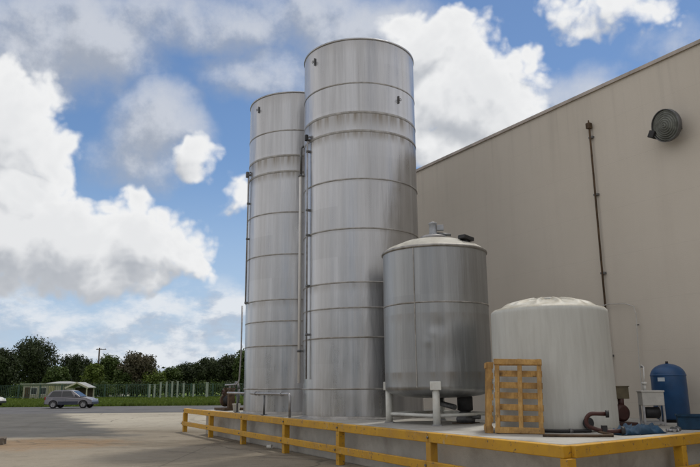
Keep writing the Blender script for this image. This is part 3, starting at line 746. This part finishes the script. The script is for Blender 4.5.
# ---------------------------------------------------------------- trees
def leaf_cloud(m, centres, count, size, seed):
    rnd = random.Random(seed)
    tot = sum(r[0]*r[2] for _, r in centres)
    for c, r in centres:
        k = max(8, int(count*r[0]*r[2]/tot))
        for i in range(k):
            # mostly near the surface of each clump
            d = Vector((rnd.gauss(0, 1), rnd.gauss(0, 1), rnd.gauss(0, 1))).normalized()
            q = rnd.random()**.42
            p = Vector(c) + Vector((d.x*r[0], d.y*r[1], d.z*r[2]))*q*(1+.12*rnd.gauss(0, 1))
            s = size*(.5+rnd.random())
            nrm = (d + Vector((rnd.gauss(0, .6), rnd.gauss(0, .6), rnd.gauss(.3, .6)))).normalized()
            X, Y, _ = frame(nrm); a = rnd.random()*6.28
            A = X*cos(a)+Y*sin(a); B = Y*cos(a)-X*sin(a)
            m.add([p-A*s*.5, p-B*s*.32+nrm*s*.1, p+A*s*.55, p+B*s*.32+nrm*s*.1], [(0, 1, 2, 3)])
def tree(px, dist, width, height, leaf, label, seed, name='broadleaf_tree', count=2600, low=.18, group='trees beyond the road', size=.42, nclump=11, flat=1.0):
    rnd = random.Random(seed)
    x = (px-350)/697*dist*(1+.22*height*.6/dist); root = empty(name, (x, dist, 0), 0, label, 'tree', group)
    rx = width/2; z0 = height*low; cen = []
    hc = (height-z0)
    cen.append(((0, 0, z0+hc*.46), (rx*.82, rx*.7, hc*.46)))
    cen.append(((0, 0, z0+hc*.40), (rx*.55, rx*.5, hc*.34)))
    for i in range(nclump):
        a = 2.4*i+rnd.random()*.5; e = (i+.5)/nclump
        zz = z0+hc*(.22+.62*e); w = math.sqrt(max(.1, 1-(2*(.22+.62*e)-1)**2*flat))
        rr = rx*.62*w*(.75+.35*rnd.random()); s = .20+.17*rnd.random()
        cen.append(((cos(a)*rr, sin(a)*rr, zz), (rx*s*1.15, rx*s*1.15, hc*s*.62)))
    cen.append(((rx*.1*rnd.uniform(-1, 1), 0, height-hc*.16), (rx*.42, rx*.42, hc*.16)))
    m = MB(); leaf_cloud(m, cen, count, size, seed); m.build('crown', M[leaf], root)
    t = MB(); t.tube([(0, 0, 0), (.05*width*rnd.uniform(-1, 1), 0, z0), (0, 0, z0+hc*.5)], .028*height, 10, r_end=.012*height)
    for c, r in cen[1:8]:
        c = Vector(c); s = Vector((0, 0, z0+hc*.1*rnd.random())); t.tube([s, (s+c)/2+Vector((0, 0, -.1*hc*rnd.random())), c], .013*height, 6, r_end=.004*height)
    t.build('trunk', M['bark'], root)
    return root
def D(px_w, dist): return px_w/699*dist
def Ht(px, top, dist): return 1.7 + ((384.5-(px-350)*.0087) - top)/699*dist*1.0
T = [ # px, width px, top px, dist, leaf, label, size
 (33, 48, 336, 128, 'leaf_dark', 'tall dark dome-shaped tree, highest crown at the left', 3600),
 (2, 34, 347, 112, 'leaf_dark', 'dark tree cut by the left picture edge', 2600),
 (56, 26, 366, 118, 'leaf_mid', 'low green tree behind the cream house', 1600),
 (66, 12, 354, 150, 'leaf_dark', 'small narrow dark tree right of the tall dome-shaped tree', 900),
 (76, 17, 353, 146, 'leaf_dark', 'dark round tree behind the parked hatchback', 1300),
 (86, 12, 358, 150, 'leaf_dark', 'small dark tree left of the utility pole', 900),
 (93, 22, 363, 104, 'leaf_yellow', 'yellow-green bushy tree in front of the utility pole', 1700),
 (109, 27, 355, 120, 'leaf_mid', 'olive tree just right of the utility pole', 1900),
 (138, 42, 352, 112, 'leaf_brown', 'wide brownish sparse tree behind the green fence', 2300),
 (124, 22, 368, 108, 'leaf_mid', 'low green tree in front of the brownish tree', 1300),
 (153, 26, 369, 104, 'leaf_yellow', 'pale green tree at the right foot of the brownish tree', 1200),
 (172, 24, 367, 122, 'leaf_mid', 'first tree of the dark row, lowest, next to the brownish tree', 1300),
 (188, 32, 362, 124, 'leaf_dark', 'second dark tree of the row left of the silos', 2000),
 (208, 34, 357, 120, 'leaf_dark', 'third dark tree of the row, behind the pale fence posts', 2100),
 (228, 32, 354, 118, 'leaf_dark', 'fourth dark tree of the row, left of the farther silo', 2000),
 (244, 24, 350, 106, 'leaf_mid', 'tree half hidden by the farther silo', 1600),
]
for i, (px, w, top, d, lf, lb, cnt) in enumerate(T):
    d = max(d, 114+i % 3)
    tree(px, d, D(w, d)*1.12, Ht(px, top, d), lf, lb, 100+i, count=int(cnt*4.2), low=.10 if i > 1 else .06, size=.33, nclump=15)
# hedge-like bushes that close the view under the crowns
B = [(3, 104), (17, 101), (31, 108), (88, 99), (104, 98), (118, 100), (133, 99), (150, 101), (166, 103), (182, 101), (199, 103), (216, 101), (232, 98)]
wh = ['at the far left edge', 'left of the cream house', 'at the left end of the cream house', 'under the yellow-green tree', 'under the olive tree', 'left of the brownish tree', 'under the brownish tree', 'at the left end of the pale posts', 'behind the first pale posts', 'behind the middle pale posts', 'behind the last pale posts', 'right of the pale posts', 'behind the pump set']
for i, (px, d) in enumerate(B):
    d += 11; x = (px-350)/699*d; rnd = random.Random(300+i); m = MB(); w = D(20, d)
    cen = [((rnd.uniform(-.5, .5)*w, rnd.uniform(-1, 1), .9+rnd.random()*.7), (w*.32, 1.1, .9+.5*rnd.random())) for k in range(6)]
    leaf_cloud(m, cen, 900, .32, 300+i)
    r = empty('bush', (x, d, 0), 0, 'low green bush '+wh[i], 'bush', 'bushes along the far fence')
    m.build('foliage', M['leaf_mid' if i % 3 else 'leaf_dark'], r)
    s = MB()
    for c, q in cen: s.tube([(c[0]*.3, 0, 0), (c[0]*.8, c[1]*.8, c[2]*.8)], .04, 5, r_end=.02)
    s.build('stems', M['bark'], r)
# distant wood that reads as one mass
m = MB(); rnd = random.Random(5); cen = []
for i in range(60):
    x = -185+i*4.6+rnd.uniform(-2, 2); cen.append(((x, 190+rnd.uniform(-8, 8), 2.4), (4.2, 3, 3.0+1.2*rnd.random())))
leaf_cloud(m, cen, 9000, .9, 77)
tag(m.build('distant_wood', M['leaf_dark']), 'far dark wood closing the view between the nearer trees', 'wood', kind='stuff')

# unseen woods added behind and left of the viewpoint to darken the steel's reflections
m = MB(); rnd = random.Random(9); cen = []
for i in range(46):
    a_ = rad(150 + i*4.0); d_ = 62+rnd.uniform(-6, 6)
    x, y = d_*sin(a_), d_*cos(a_)
    if L(1, 0).dot(Vector((x, y, 0))) > 20 or V.dot(Vector((x, y, 0))) > 10: continue
    h_ = 4+4*rnd.random(); cen.append(((x, y, h_*.5), (4.6, 4.6, h_*.55)))
leaf_cloud(m, cen, 12000, 1.0, 78)
tag(m.build('reflection_wood', M['leaf_mid']), 'unseen wood added behind the viewpoint for the steel to mirror', 'wood', kind='stuff')

# ---------------------------------------------------------------- far fence (dark green mesh panels, pale posts)
fy = 104
ff = empty('green_fence', ((150-350)/699*fy, fy, 0), 0, 'long dark green railing fence beyond the grass verge', 'fence')
m_green = paint('green_paint', (.035, .075, .055), .6, .3, 3)
fx0, fx1 = -56, -11
X0 = ff.location.x
for k in range(14):
    xa = fx0 + (fx1-fx0)*k/14; xb = fx0+(fx1-fx0)*(k+1)/14
    m = MB(); m.box(((xa+xb)/2-X0, 0, 1.95), (xb-xa, .06, .07)); m.box(((xa+xb)/2-X0, 0, .25), (xb-xa, .06, .07))
    q = 12
    for j in range(q): m.box((xa+(xb-xa)*(j+.5)/q-X0, 0, 1.1), (.045, .04, 1.7))
    m.build('panel', m_green, ff)
    m = MB(); m.box((xa-X0, 0, 1.05), (.12, .12, 2.1)); m.build('post', m_green, ff)
pale = paint('pale_green_white', (.24, .28, .24), .6, .15, 2, (.25, .25, .2), .4)
pg = [(148, 1.9), (153, 1.9), (159, 2.2), (165, 2.2), (170.5, 2.3), (176, 2.3), (182, 2.0), (192, 1.9), (205.5, 2.1)]
oc = ['leftmost', 'second', 'third', 'fourth', 'fifth', 'sixth', 'seventh', 'eighth', 'rightmost']
for i, (px, h) in enumerate(pg):
    d = 100; r = empty('pale_post', ((px-350)/699*d, d, 0), 0, oc[i]+' pale square post in front of the green fence', 'post', 'pale posts before the green fence')
    m = MB(); m.box((0, 0, h/2), (.22 if i < 8 else .36, .2, h)); m.build('shaft', pale, r, .02)
    m = MB(); m.box((0, 0, h+.04), (.30 if i < 8 else .44, .28, .08)); m.build('cap', pale, r, .02)

# ---------------------------------------------------------------- houses
cream = paint('cream_render', (.45, .44, .34), .85, .12, 1, (.25, .22, .17), .4)
yel = paint('pale_yellow_render', (.50, .46, .25), .85, .1, 1, (.3, .25, .15), .4)
roofm = paint('pale_green_roof', (.30, .34, .27), .7, .2, 1.5, (.2, .2, .16), .5)
greyroof = paint('grey_roof', (.30, .31, .31), .7, .2, 1.5, (.2, .18, .16), .5)
glass = paint('dark_window_glass', (.02, .025, .03), .12, .2, 1, spec=.6, bmp=0)
def house(px, d, w, dpt, h, wallm, rm, label, wins, rz=0, pitched=.5, door=None):
    r = empty('house', ((px-350)/699*d, d, 0), rz, label, 'house')
    m = MB(); m.box((0, 0, h/2), (w, dpt, h)); m.build('wall', wallm, r)
    m = MB(); o = .35
    m.box((0, 0, h+.09), (w+2*o, dpt+2*o, .16))
    if pitched:
        vs = [(-w/2-o, -dpt/2-o, h+.17), (w/2+o, -dpt/2-o, h+.17), (w/2+o, dpt/2+o, h+.17), (-w/2-o, dpt/2+o, h+.17), (-w/2+.6, 0, h+.17+pitched), (w/2-.6, 0, h+.17+pitched)]
        m.add(vs, [(0, 1, 5, 4), (1, 2, 5), (2, 3, 4, 5), (3, 0, 4)])
    m.build('roof', rm, r)
    for (x, z, ww, hh) in wins:
        f = MB()
        y = -dpt/2-.02
        for sx in (-1, 1): f.box((x+sx*(ww/2+.04), y-.01, z), (.08, .10, hh+.16))
        for sz in (-1, 1): f.box((x, y-.01, z+sz*(hh/2+.04)), (ww, .10, .08))
        f.box((x, y-.005, z), (.05, .07, hh)); fo = f.build('window', M['white_paint'], r)
        g_ = MB(); g_.box((x, y+.012, z), (ww, .03, hh)); g_.build('pane', glass, fo)
    if door:
        x, ww, hh = door
        f = MB(); f.box((x, -dpt/2-.03, hh/2), (ww, .07, hh)); do = f.build('door', M['brown'], r)
        f = MB(); f.box((x+ww*.35, -dpt/2-.09, hh/2), (.06, .06, .14)); f.build('handle', M['galv'], do)
    return r
h1 = house(47, 108, 5.2, 6, 2.1, cream, roofm, 'low cream house with pale green roof edge behind the parked hatchback', [(-.9, 1.15, .9, .9), (.45, 1.15, .9, .9)], 0, None, (-1.9, .7, 1.7))
m = MB(); m.box((1.75, -3.06, .98), (.8, .14, 1.92)); m.build('porch_pillar', yel, h1)
house(62.5, 110, 3.0, 5, 2.1, cream, greyroof, 'small cream annexe with grey roof between the cream house and the carport', [(-.3, 1.2, .9, .8)], 0, .3, (.8, .6, 1.7))
hr = house(108, 128, 6.0, 6, 3.6, paint('white_render', (.6, .6, .56), .85, .1, 1), greyroof, 'white house with grey roof seen low between the trees behind the utility pole', [(-1.6, 2.6, 1, .9), (1.5, 2.6, 1, .9)], .1, .7, (0, .9, 2.0))
# white arch / shelter behind the car
ar = empty('carport', ((79-350)/699*98, 98, 0), 0, 'small open carport with pale gable trim behind the parked hatchback', 'carport')
for sx in (-1, 1):
    m = MB(); m.box((sx*.8, 0, 1.93), (1.75, 3.0, .10), rot=Matrix.Rotation(sx*.42, 3, 'Y')); m.build('roof_slope', greyroof, ar)
    m = MB(); m.box((sx*.8, -1.54, 1.90), (1.78, .07, .22), rot=Matrix.Rotation(sx*.42, 3, 'Y')); m.build('gable_trim', cream, ar)
    for yy_ in (-1.3, 1.3):
        m = MB(); m.box((sx*1.35, yy_, .8), (.13, .13, 1.6)); m.build('post', cream, ar)
m = MB(); m.box((0, 1.45, .8), (2.6, .1, 1.6)); m.build('back_panel', M['bark'], ar)

# ---------------------------------------------------------------- utility pole
d = 118; up = empty('utility_pole', ((97.5-350)/699*d*1.01, d, 0), 0, 'thin dark utility pole with cross-arm rising above the trees', 'utility pole')
m = MB(); m.cyl((0, 0, 0), (0, 0, 8.2), .17, .11, 10); m.build('pole', M['bark'], up)
m = MB(); m.box((.3, 0, 7.9), (1.7, .12, .12)); m.build('cross_arm', M['bark'], up)
for x in (-.4, .3, 1.0):
    m = MB(); m.cyl((x, 0, 7.96), (x, 0, 8.15), .05, .03, 8); m.build('insulator', M['box_grey'], up)

# ---------------------------------------------------------------- cars
def car(loc, rz, paint_up, paint_low, label, kind='hatch'):
    r = empty('parked_car', loc, rz, label, 'car')
    Lh, Wd = 1.93, .82
    # profile along x (front +x): lower body top line and roof line
    body = [(-1.93, .34), (-1.95, .62), (-1.88, .88), (-1.2, .93), (.75, .93), (1.5, .82), (1.86, .66), (1.93, .5), (1.90, .30)]
    def loft(poly, w_bot, w_top, zlo, zhi, m, mi=0):
        n = len(poly); vs = []
        for s in (-1, 1):
            for x, z in poly:
                k = (z-zlo)/(zhi-zlo); w = w_bot+(w_top-w_bot)*k; tp = 1-.14*max(0, abs(x)-1.3)
                vs.append((x, s*w*tp, z))
        m.add(vs, [tuple(range(n)), tuple(reversed(range(n, 2*n)))]+[((i+1) % n, i, n+i, n+(i+1) % n) for i in range(n)], mi)
    bottom = [(1.90, .30)]
    arch = []
    for cx in (1.22, -1.2):
        for k in range(9):
            a = pi*k/8; arch.append((cx+.36*cos(a), .30+.34*sin(a)))
    poly = body + arch
    m = MB(); loft(poly, Wd, Wd*.97, .3, .93, m); bo = m.build('body', paint_up, r, .035)
    m = MB(); lowp = [(-1.94, .26), (-1.95, .48), (-1.57, .48), (-1.57, .26)]; m.box((0, -Wd-.005, .42), (1.6, .03, .26)); m.build('sill', paint_low, r, .01); m = MB(); m.box((0, Wd+.005, .42), (1.6, .03, .26)); m.build('sill', paint_low, r, .01)
    cab = [(-1.82, .90), (-1.55, 1.30), (-1.2, 1.42), (-.1, 1.45), (.25, 1.38), (.95, .92)] if kind == 'hatch' else [(-1.9, .90), (-1.85, 1.62), (-1.6, 1.72), (.55, 1.72), (.8, 1.6), (1.3, .92)]
    m = MB(); loft(cab, Wd*.95, Wd*.74, .9, cab[3][1], m); m.build('cabin', paint_up, r, .05)
    # side glass set a little proud of the cabin
    zt = cab[3][1]-.1
    for s in (-1, 1):
        for xa, xb, xc, xd in (((-1.58, -.62, -.62, -1.34), (-.55, .42, .12, -.55)) if kind == 'hatch' else ((-1.7, -.6, -.6, -1.66), (-.5, .95, .62, -.5))):
            m = MB()
            def gp(x, z): return (x, s*(Wd*.95+(Wd*.74-Wd*.95)*(z-.9)/(cab[3][1]-.9)+.012), z)
            m.add([gp(xa, .97), gp(xb, .97), gp(xc, zt), gp(xd, zt)], [(0, 1, 2, 3) if s < 0 else (3, 2, 1, 0)]); w_ = m.build('side_window', glass, r); sd = w_.modifiers.new('t', 'SOLIDIFY'); sd.thickness = .008
    m = MB(); xw = .92 if kind == 'hatch' else 1.26; xt = .30 if kind == 'hatch' else .84
    m.add([(xw+.015, -.66, .95), (xw+.015, .66, .95), (xt+.015, .56, zt), (xt+.015, -.56, zt)], [(0, 1, 2, 3)]); w_ = m.build('windscreen', glass, r); sd = w_.modifiers.new('t', 'SOLIDIFY'); sd.thickness = .01
    for x in (1.22, -1.2):
        for s in (-1, 1):
            w = MB(); w.lathe([(.20, -.02), (.28, -.02), (.305, .02), (.305, .16), (.28, .19), (.20, .19)], 28, (x, s*.80 if s > 0 else s*.80, .305), axis=Vector((0, -s*1.0, 0)))
            wo = w.build('wheel', M['black'], r)
            q = MB(); q.lathe([(.205, .0), (.19, .03), (.06, .01), (.02, .0)], 20, (x, s*.80, .305), axis=Vector((0, -s*1.0, 0)), cap1=True)
            for k in range(7): t = 2*pi*k/7; q.box((x+cos(t)*.12, s*.812, .305+sin(t)*.12), (.15, .02, .035), rot=Matrix.Rotation(-t, 3, 'Y'))
            q.build('rim', M['galv'], wo)
    for s in (-1, 1):
        m = MB(); m.box((1.80, s*.60, .66), (.14, .26, .13)); m.build('headlight', M['label'], r, .02)
        m = MB(); m.box((-1.90, s*.66, .78), (.08, .20, .24)); m.build('tail_light', paint('red_lamp', (.35, .02, .02), .3, .1, 2), r, .02)
        m = MB(); m.box((.62, s*.89, 1.0), (.10, .14, .10)); m.build('wing_mirror', paint_low, r, .02)
    m = MB(); m.box((1.90, 0, .42), (.10, 1.45, .2)); m.build('bumper', paint_low, r, .03); m = MB(); m.box((-1.94, 0, .42), (.10, 1.45, .2)); m.build('bumper', paint_low, r, .03)
    return r
silver = paint('silver_mauve_paint', (.20, .195, .21), .3, .06, 1, metal=.5, bmp=0)
darkp = paint('dark_blue_paint', (.035, .04, .06), .35, .1, 1, bmp=0)
car((-22.9, 57.4, .012), 0, silver, darkp, 'silver hatchback with dark lower sides parked along the road')
car(((-18.5-350)/697*63, 63.0, .02), -.05, M['white_paint'], M['black'], 'white van cut by the left picture edge', 'van')

# ---------------------------------------------------------------- sky and light
w = bpy.data.worlds.new('World'); scene.world = w; w.use_nodes = True
SUN_EL = rad(62); sdir = (V*.8+U*.45).normalized(); sun_az = math.atan2(sdir.x, sdir.y)
wt_ = w.node_tree
def px2(blobs):
    """blobs: azimuth, elevation, half width, half height"""
    return blobs
CU = [(-0.474, 0.335, 0.07, 0.08), (-0.496, 0.371, 0.058, 0.043), (-0.434, 0.314, 0.051, 0.055), (-0.411, 0.202, 0.150, 0.085), (-0.32, 0.212, 0.095, 0.075), (-0.252, 0.19, 0.06, 0.058), (-.36, .165, .13, .05), (-.29, .158, .08, .03), (-0.465, 0.244, 0.087, 0.075), (-0.484, 0.189, 0.116, 0.087),
      (-0.215, 0.32, 0.033, 0.026), (-0.166, 0.269, 0.026, 0.030), (0.185, 0.411, 0.112, 0.092), (0.145, 0.476, 0.101, 0.065), (0.232, 0.386, 0.061, 0.075), (0.155, 0.349, 0.087, 0.065), (0.267, 0.451, 0.05, 0.040), (0.425, 0.495, 0.085, 0.036), (0.36, 0.512, 0.043, 0.024)]
VE = [(-0.286, 0.358, 0.075, 0.061), (-0.299, 0.329, 0.065, 0.043), (-0.42, 0.455, 0.138, 0.072), (-0.47, 0.427, 0.087, 0.058), (-0.28, 0.5, 0.13, 0.043), (-0.157, 0.518, 0.116, 0.041), (-0.029, 0.515, 0.101, 0.051), (-0.124, 0.445, 0.101, 0.036), (0.05, 0.47, 0.14, .09), (.30, .33, .09, .05), (.0, .40, .10, .05), (0.502, 0.445, 0.058, 0.029), (.33, .40, .07, .03)]
LO = [(-0.438, 0.085, 0.101, 0.030), (-0.338, 0.078, 0.116, 0.026), (-0.259, 0.094, 0.087, 0.030), (-0.33, 0.035, 0.30, 0.030), (-0.179, 0.105, 0.036, 0.040)]
def cloud_group():
    gt = bpy.data.node_groups.new('cloud_density', 'ShaderNodeTree')
    gt.interface.new_socket('dir', in_out='INPUT', socket_type='NodeSocketVector')
    for nm in ('cumulus', 'veil', 'low', 'shape'): gt.interface.new_socket(nm, in_out='OUTPUT', socket_type='NodeSocketFloat')
    t = NT(gt); gi = t.node('NodeGroupInput'); go = t.node('NodeGroupOutput')
    v = t.vmath('NORMALIZE', gi.outputs[0])
    wv = t.vmath('SUBTRACT', t.noise(v, 8, 3, .55, col=True), (.5, .5, .5))
    vw = t.vmath('ADD', v, t.vmath('SCALE', wv, None, .085))
    x, y, z = t.sep(vw)
    P = t.comb(t.math('ARCTAN2', x, y), t.math('ARCSINE', z), 0)
    def field(blobs):
        f = None
        for a, e, sa, se in blobs:
            n = t.node('ShaderNodeVectorMath', operation='MULTIPLY_ADD')
            t.l.new(P, n.inputs[0]); n.inputs[1].default_value = (1/sa, 1/se, 0); n.inputs[2].default_value = (-a/sa, -e/se, 0)
            d = t.vmath('DOT_PRODUCT', n.outputs[0], n.outputs[0]); k = min(sa, se)*12
            r = t.math('MULTIPLY_ADD', d, -k, k)
            f = r if f is None else t.math('MAXIMUM', f, r)
        return t.math('MAXIMUM', f, -1.2)
    fb_ = t.math('SUBTRACT', t.noise(v, 11, 8, .60), .5)
    def billow(scale, det):
        n = t.node('ShaderNodeTexVoronoi', feature='SMOOTH_F1'); n.inputs['Smoothness'].default_value = .35
        t._in(n.inputs['Vector'], vw); n.inputs['Scale'].default_value = scale; n.inputs['Detail'].default_value = det; n.inputs['Roughness'].default_value = .55; n.inputs['Lacunarity'].default_value = 2.3
        return n.outputs['Distance']
    bw = t.math('SUBTRACT', .50, billow(17, 2))
    fcu = field(CU); t.l.new(fcu, go.inputs[3])
    cu = t.math('ADD', t.math('ADD', fcu, t.math('MULTIPLY_ADD', fb_, 1.25, .30)), t.math('MULTIPLY', bw, .75))
    ve = t.math('ADD', field(VE), t.math('MULTIPLY', fb_, 2.0))
    lo = t.math('ADD', t.math('MULTIPLY', field(LO), 1.4), t.math('MULTIPLY', t.math('SUBTRACT', t.noise(t.scalev(v, 1, 1, 2.0), 17, 7, .62), .48), 3.0))
    t.l.new(cu, go.inputs[0]); t.l.new(ve, go.inputs[1]); t.l.new(lo, go.inputs[2])
    return gt
CG = cloud_group()
t = NT(wt_); bg = wt_.nodes['Background']
tc = t.node('ShaderNodeTexCoord'); dr = t.vmath('NORMALIZE', tc.outputs['Generated'])
def cg(v):
    n = t.node('ShaderNodeGroup'); n.node_tree = CG; t.l.new(v, n.inputs[0]); return n.outputs
sky = t.node('ShaderNodeTexSky', sky_type='NISHITA'); sky.sun_disc = False; sky.sun_elevation = SUN_EL; sky.sun_rotation = sun_az
sky.air_density = 1.0; sky.dust_density = .15; sky.ozone_density = 2.5
el = t.sep(dr)[2]; xx, yy, _z = t.sep(dr); az = t.math('ARCTAN2', xx, yy)
S = 10.0
def k3(c): return tuple(x*S for x in c)
skyc = t.mix(1.0, sky.outputs[0], (.90, .99, 1.07), 'MULTIPLY')
skyc = t.mix(t.ramp(el, .34, .0, 0, .85), skyc, k3((.50, .62, .80)))        # pale air near the horizon
c0 = cg(dr)
c1 = cg(t.vmath('NORMALIZE', t.vmath('ADD', dr, (.010, 0, .026))))
va = t.ramp(c0[1], -.6, .85, 0, .9)
vcol = t.mix(t.ramp(t.math('SUBTRACT', c0[1], c1[1]), -.3, .35), k3((.42, .455, .52)), k3((.66, .69, .75)))
col = t.mix(va, skyc, vcol)
la = t.math('MULTIPLY', t.ramp(c0[2], -.35, .8, 0, .9), t.ramp(el, .165, .12))
lcol = t.mix(t.ramp(t.math('SUBTRACT', c0[2], c1[2]), -.5, .5), k3((.48, .54, .64)), k3((.84, .87, .91)))
col = t.mix(la, col, lcol)
ca = t.ramp(c0[0], -.12, .32)
lit = t.ramp(t.math('ADD', t.math('MULTIPLY', t.math('SUBTRACT', c0[3], c1[3]), 1.0), t.math('MULTIPLY', t.math('SUBTRACT', c0[0], c1[0]), .55)), -.62, .16)
edge = t.ramp(c0[0], 1.0, .1)
lum = t.math('ADD', t.math('MULTIPLY', lit, .80), t.math('MULTIPLY', edge, .20))
ccol = t.mix(lum, k3((.44, .47, .52)), k3((.95, .955, .96)))
col = t.mix(ca, col, ccol)
t.l.new(col, bg.inputs[0]); bg.inputs[1].default_value = .1
# rest of the sky, unseen: same air, cumulus cover added to warm the ambient
bg2 = t.node('ShaderNodeBackground'); bg2.inputs[1].default_value = .1
gn = t.noise(dr, 2.6, 4, .6)
gcol = t.mix(t.ramp(gn, .36, .50), skyc, t.mix(t.ramp(gn, .45, .68), k3((1.0, .97, .95)), k3((.70, .685, .68))))
t.l.new(gcol, bg2.inputs[0])
mk = t.math('MAXIMUM', t.ramp(t.math('ABSOLUTE', az), .66, .74), t.math('MAXIMUM', t.ramp(el, .64, .70), t.ramp(el, -.03, -.06)))
ms = t.node('ShaderNodeMixShader'); t.l.new(mk, ms.inputs[0]); t.l.new(bg.outputs[0], ms.inputs[1]); t.l.new(bg2.outputs[0], ms.inputs[2])
t.l.new(ms.outputs[0], wt_.nodes['World Output'].inputs[0])

ld = bpy.data.lights.new('sun', 'SUN'); ld.energy = 2.0; ld.angle = rad(6); ld.color = (1, .95, .86)
lo = bpy.data.objects.new('sun', ld); COL.objects.link(lo)
sv = Vector((sdir.x*cos(SUN_EL), sdir.y*cos(SUN_EL), sin(SUN_EL)))
lo.rotation_euler = (-sv).to_track_quat('-Z', 'Y').to_euler(); lo.location = (0, 0, 60)

# ---------------------------------------------------------------- camera
cdta = bpy.data.cameras.new('camera'); cdta.sensor_width = 36; cdta.lens = 681/700*36; cdta.clip_end = 6000; cdta.clip_start = .1
cam = bpy.data.objects.new('camera', cdta); COL.objects.link(cam); scene.camera = cam
p = rad(12.5); r = rad(.5)
F = Vector((0, cos(p), sin(p))); R0 = Vector((1, 0, 0)); U0 = Vector((0, -sin(p), cos(p)))
Rr = R0*cos(r)-U0*sin(r); Uu = U0*cos(r)+R0*sin(r)
cam.matrix_world = Matrix.Translation((0, 0, 1.7)) @ Matrix((Rr, Uu, -F)).transposed().to_4x4()

scene.render.engine = 'CYCLES'
scene.view_settings.view_transform = 'Standard'; scene.view_settings.look = 'None'
scene.view_settings.gamma = 1; scene.view_settings.use_curve_mapping = False
scene.view_settings.exposure = -.10
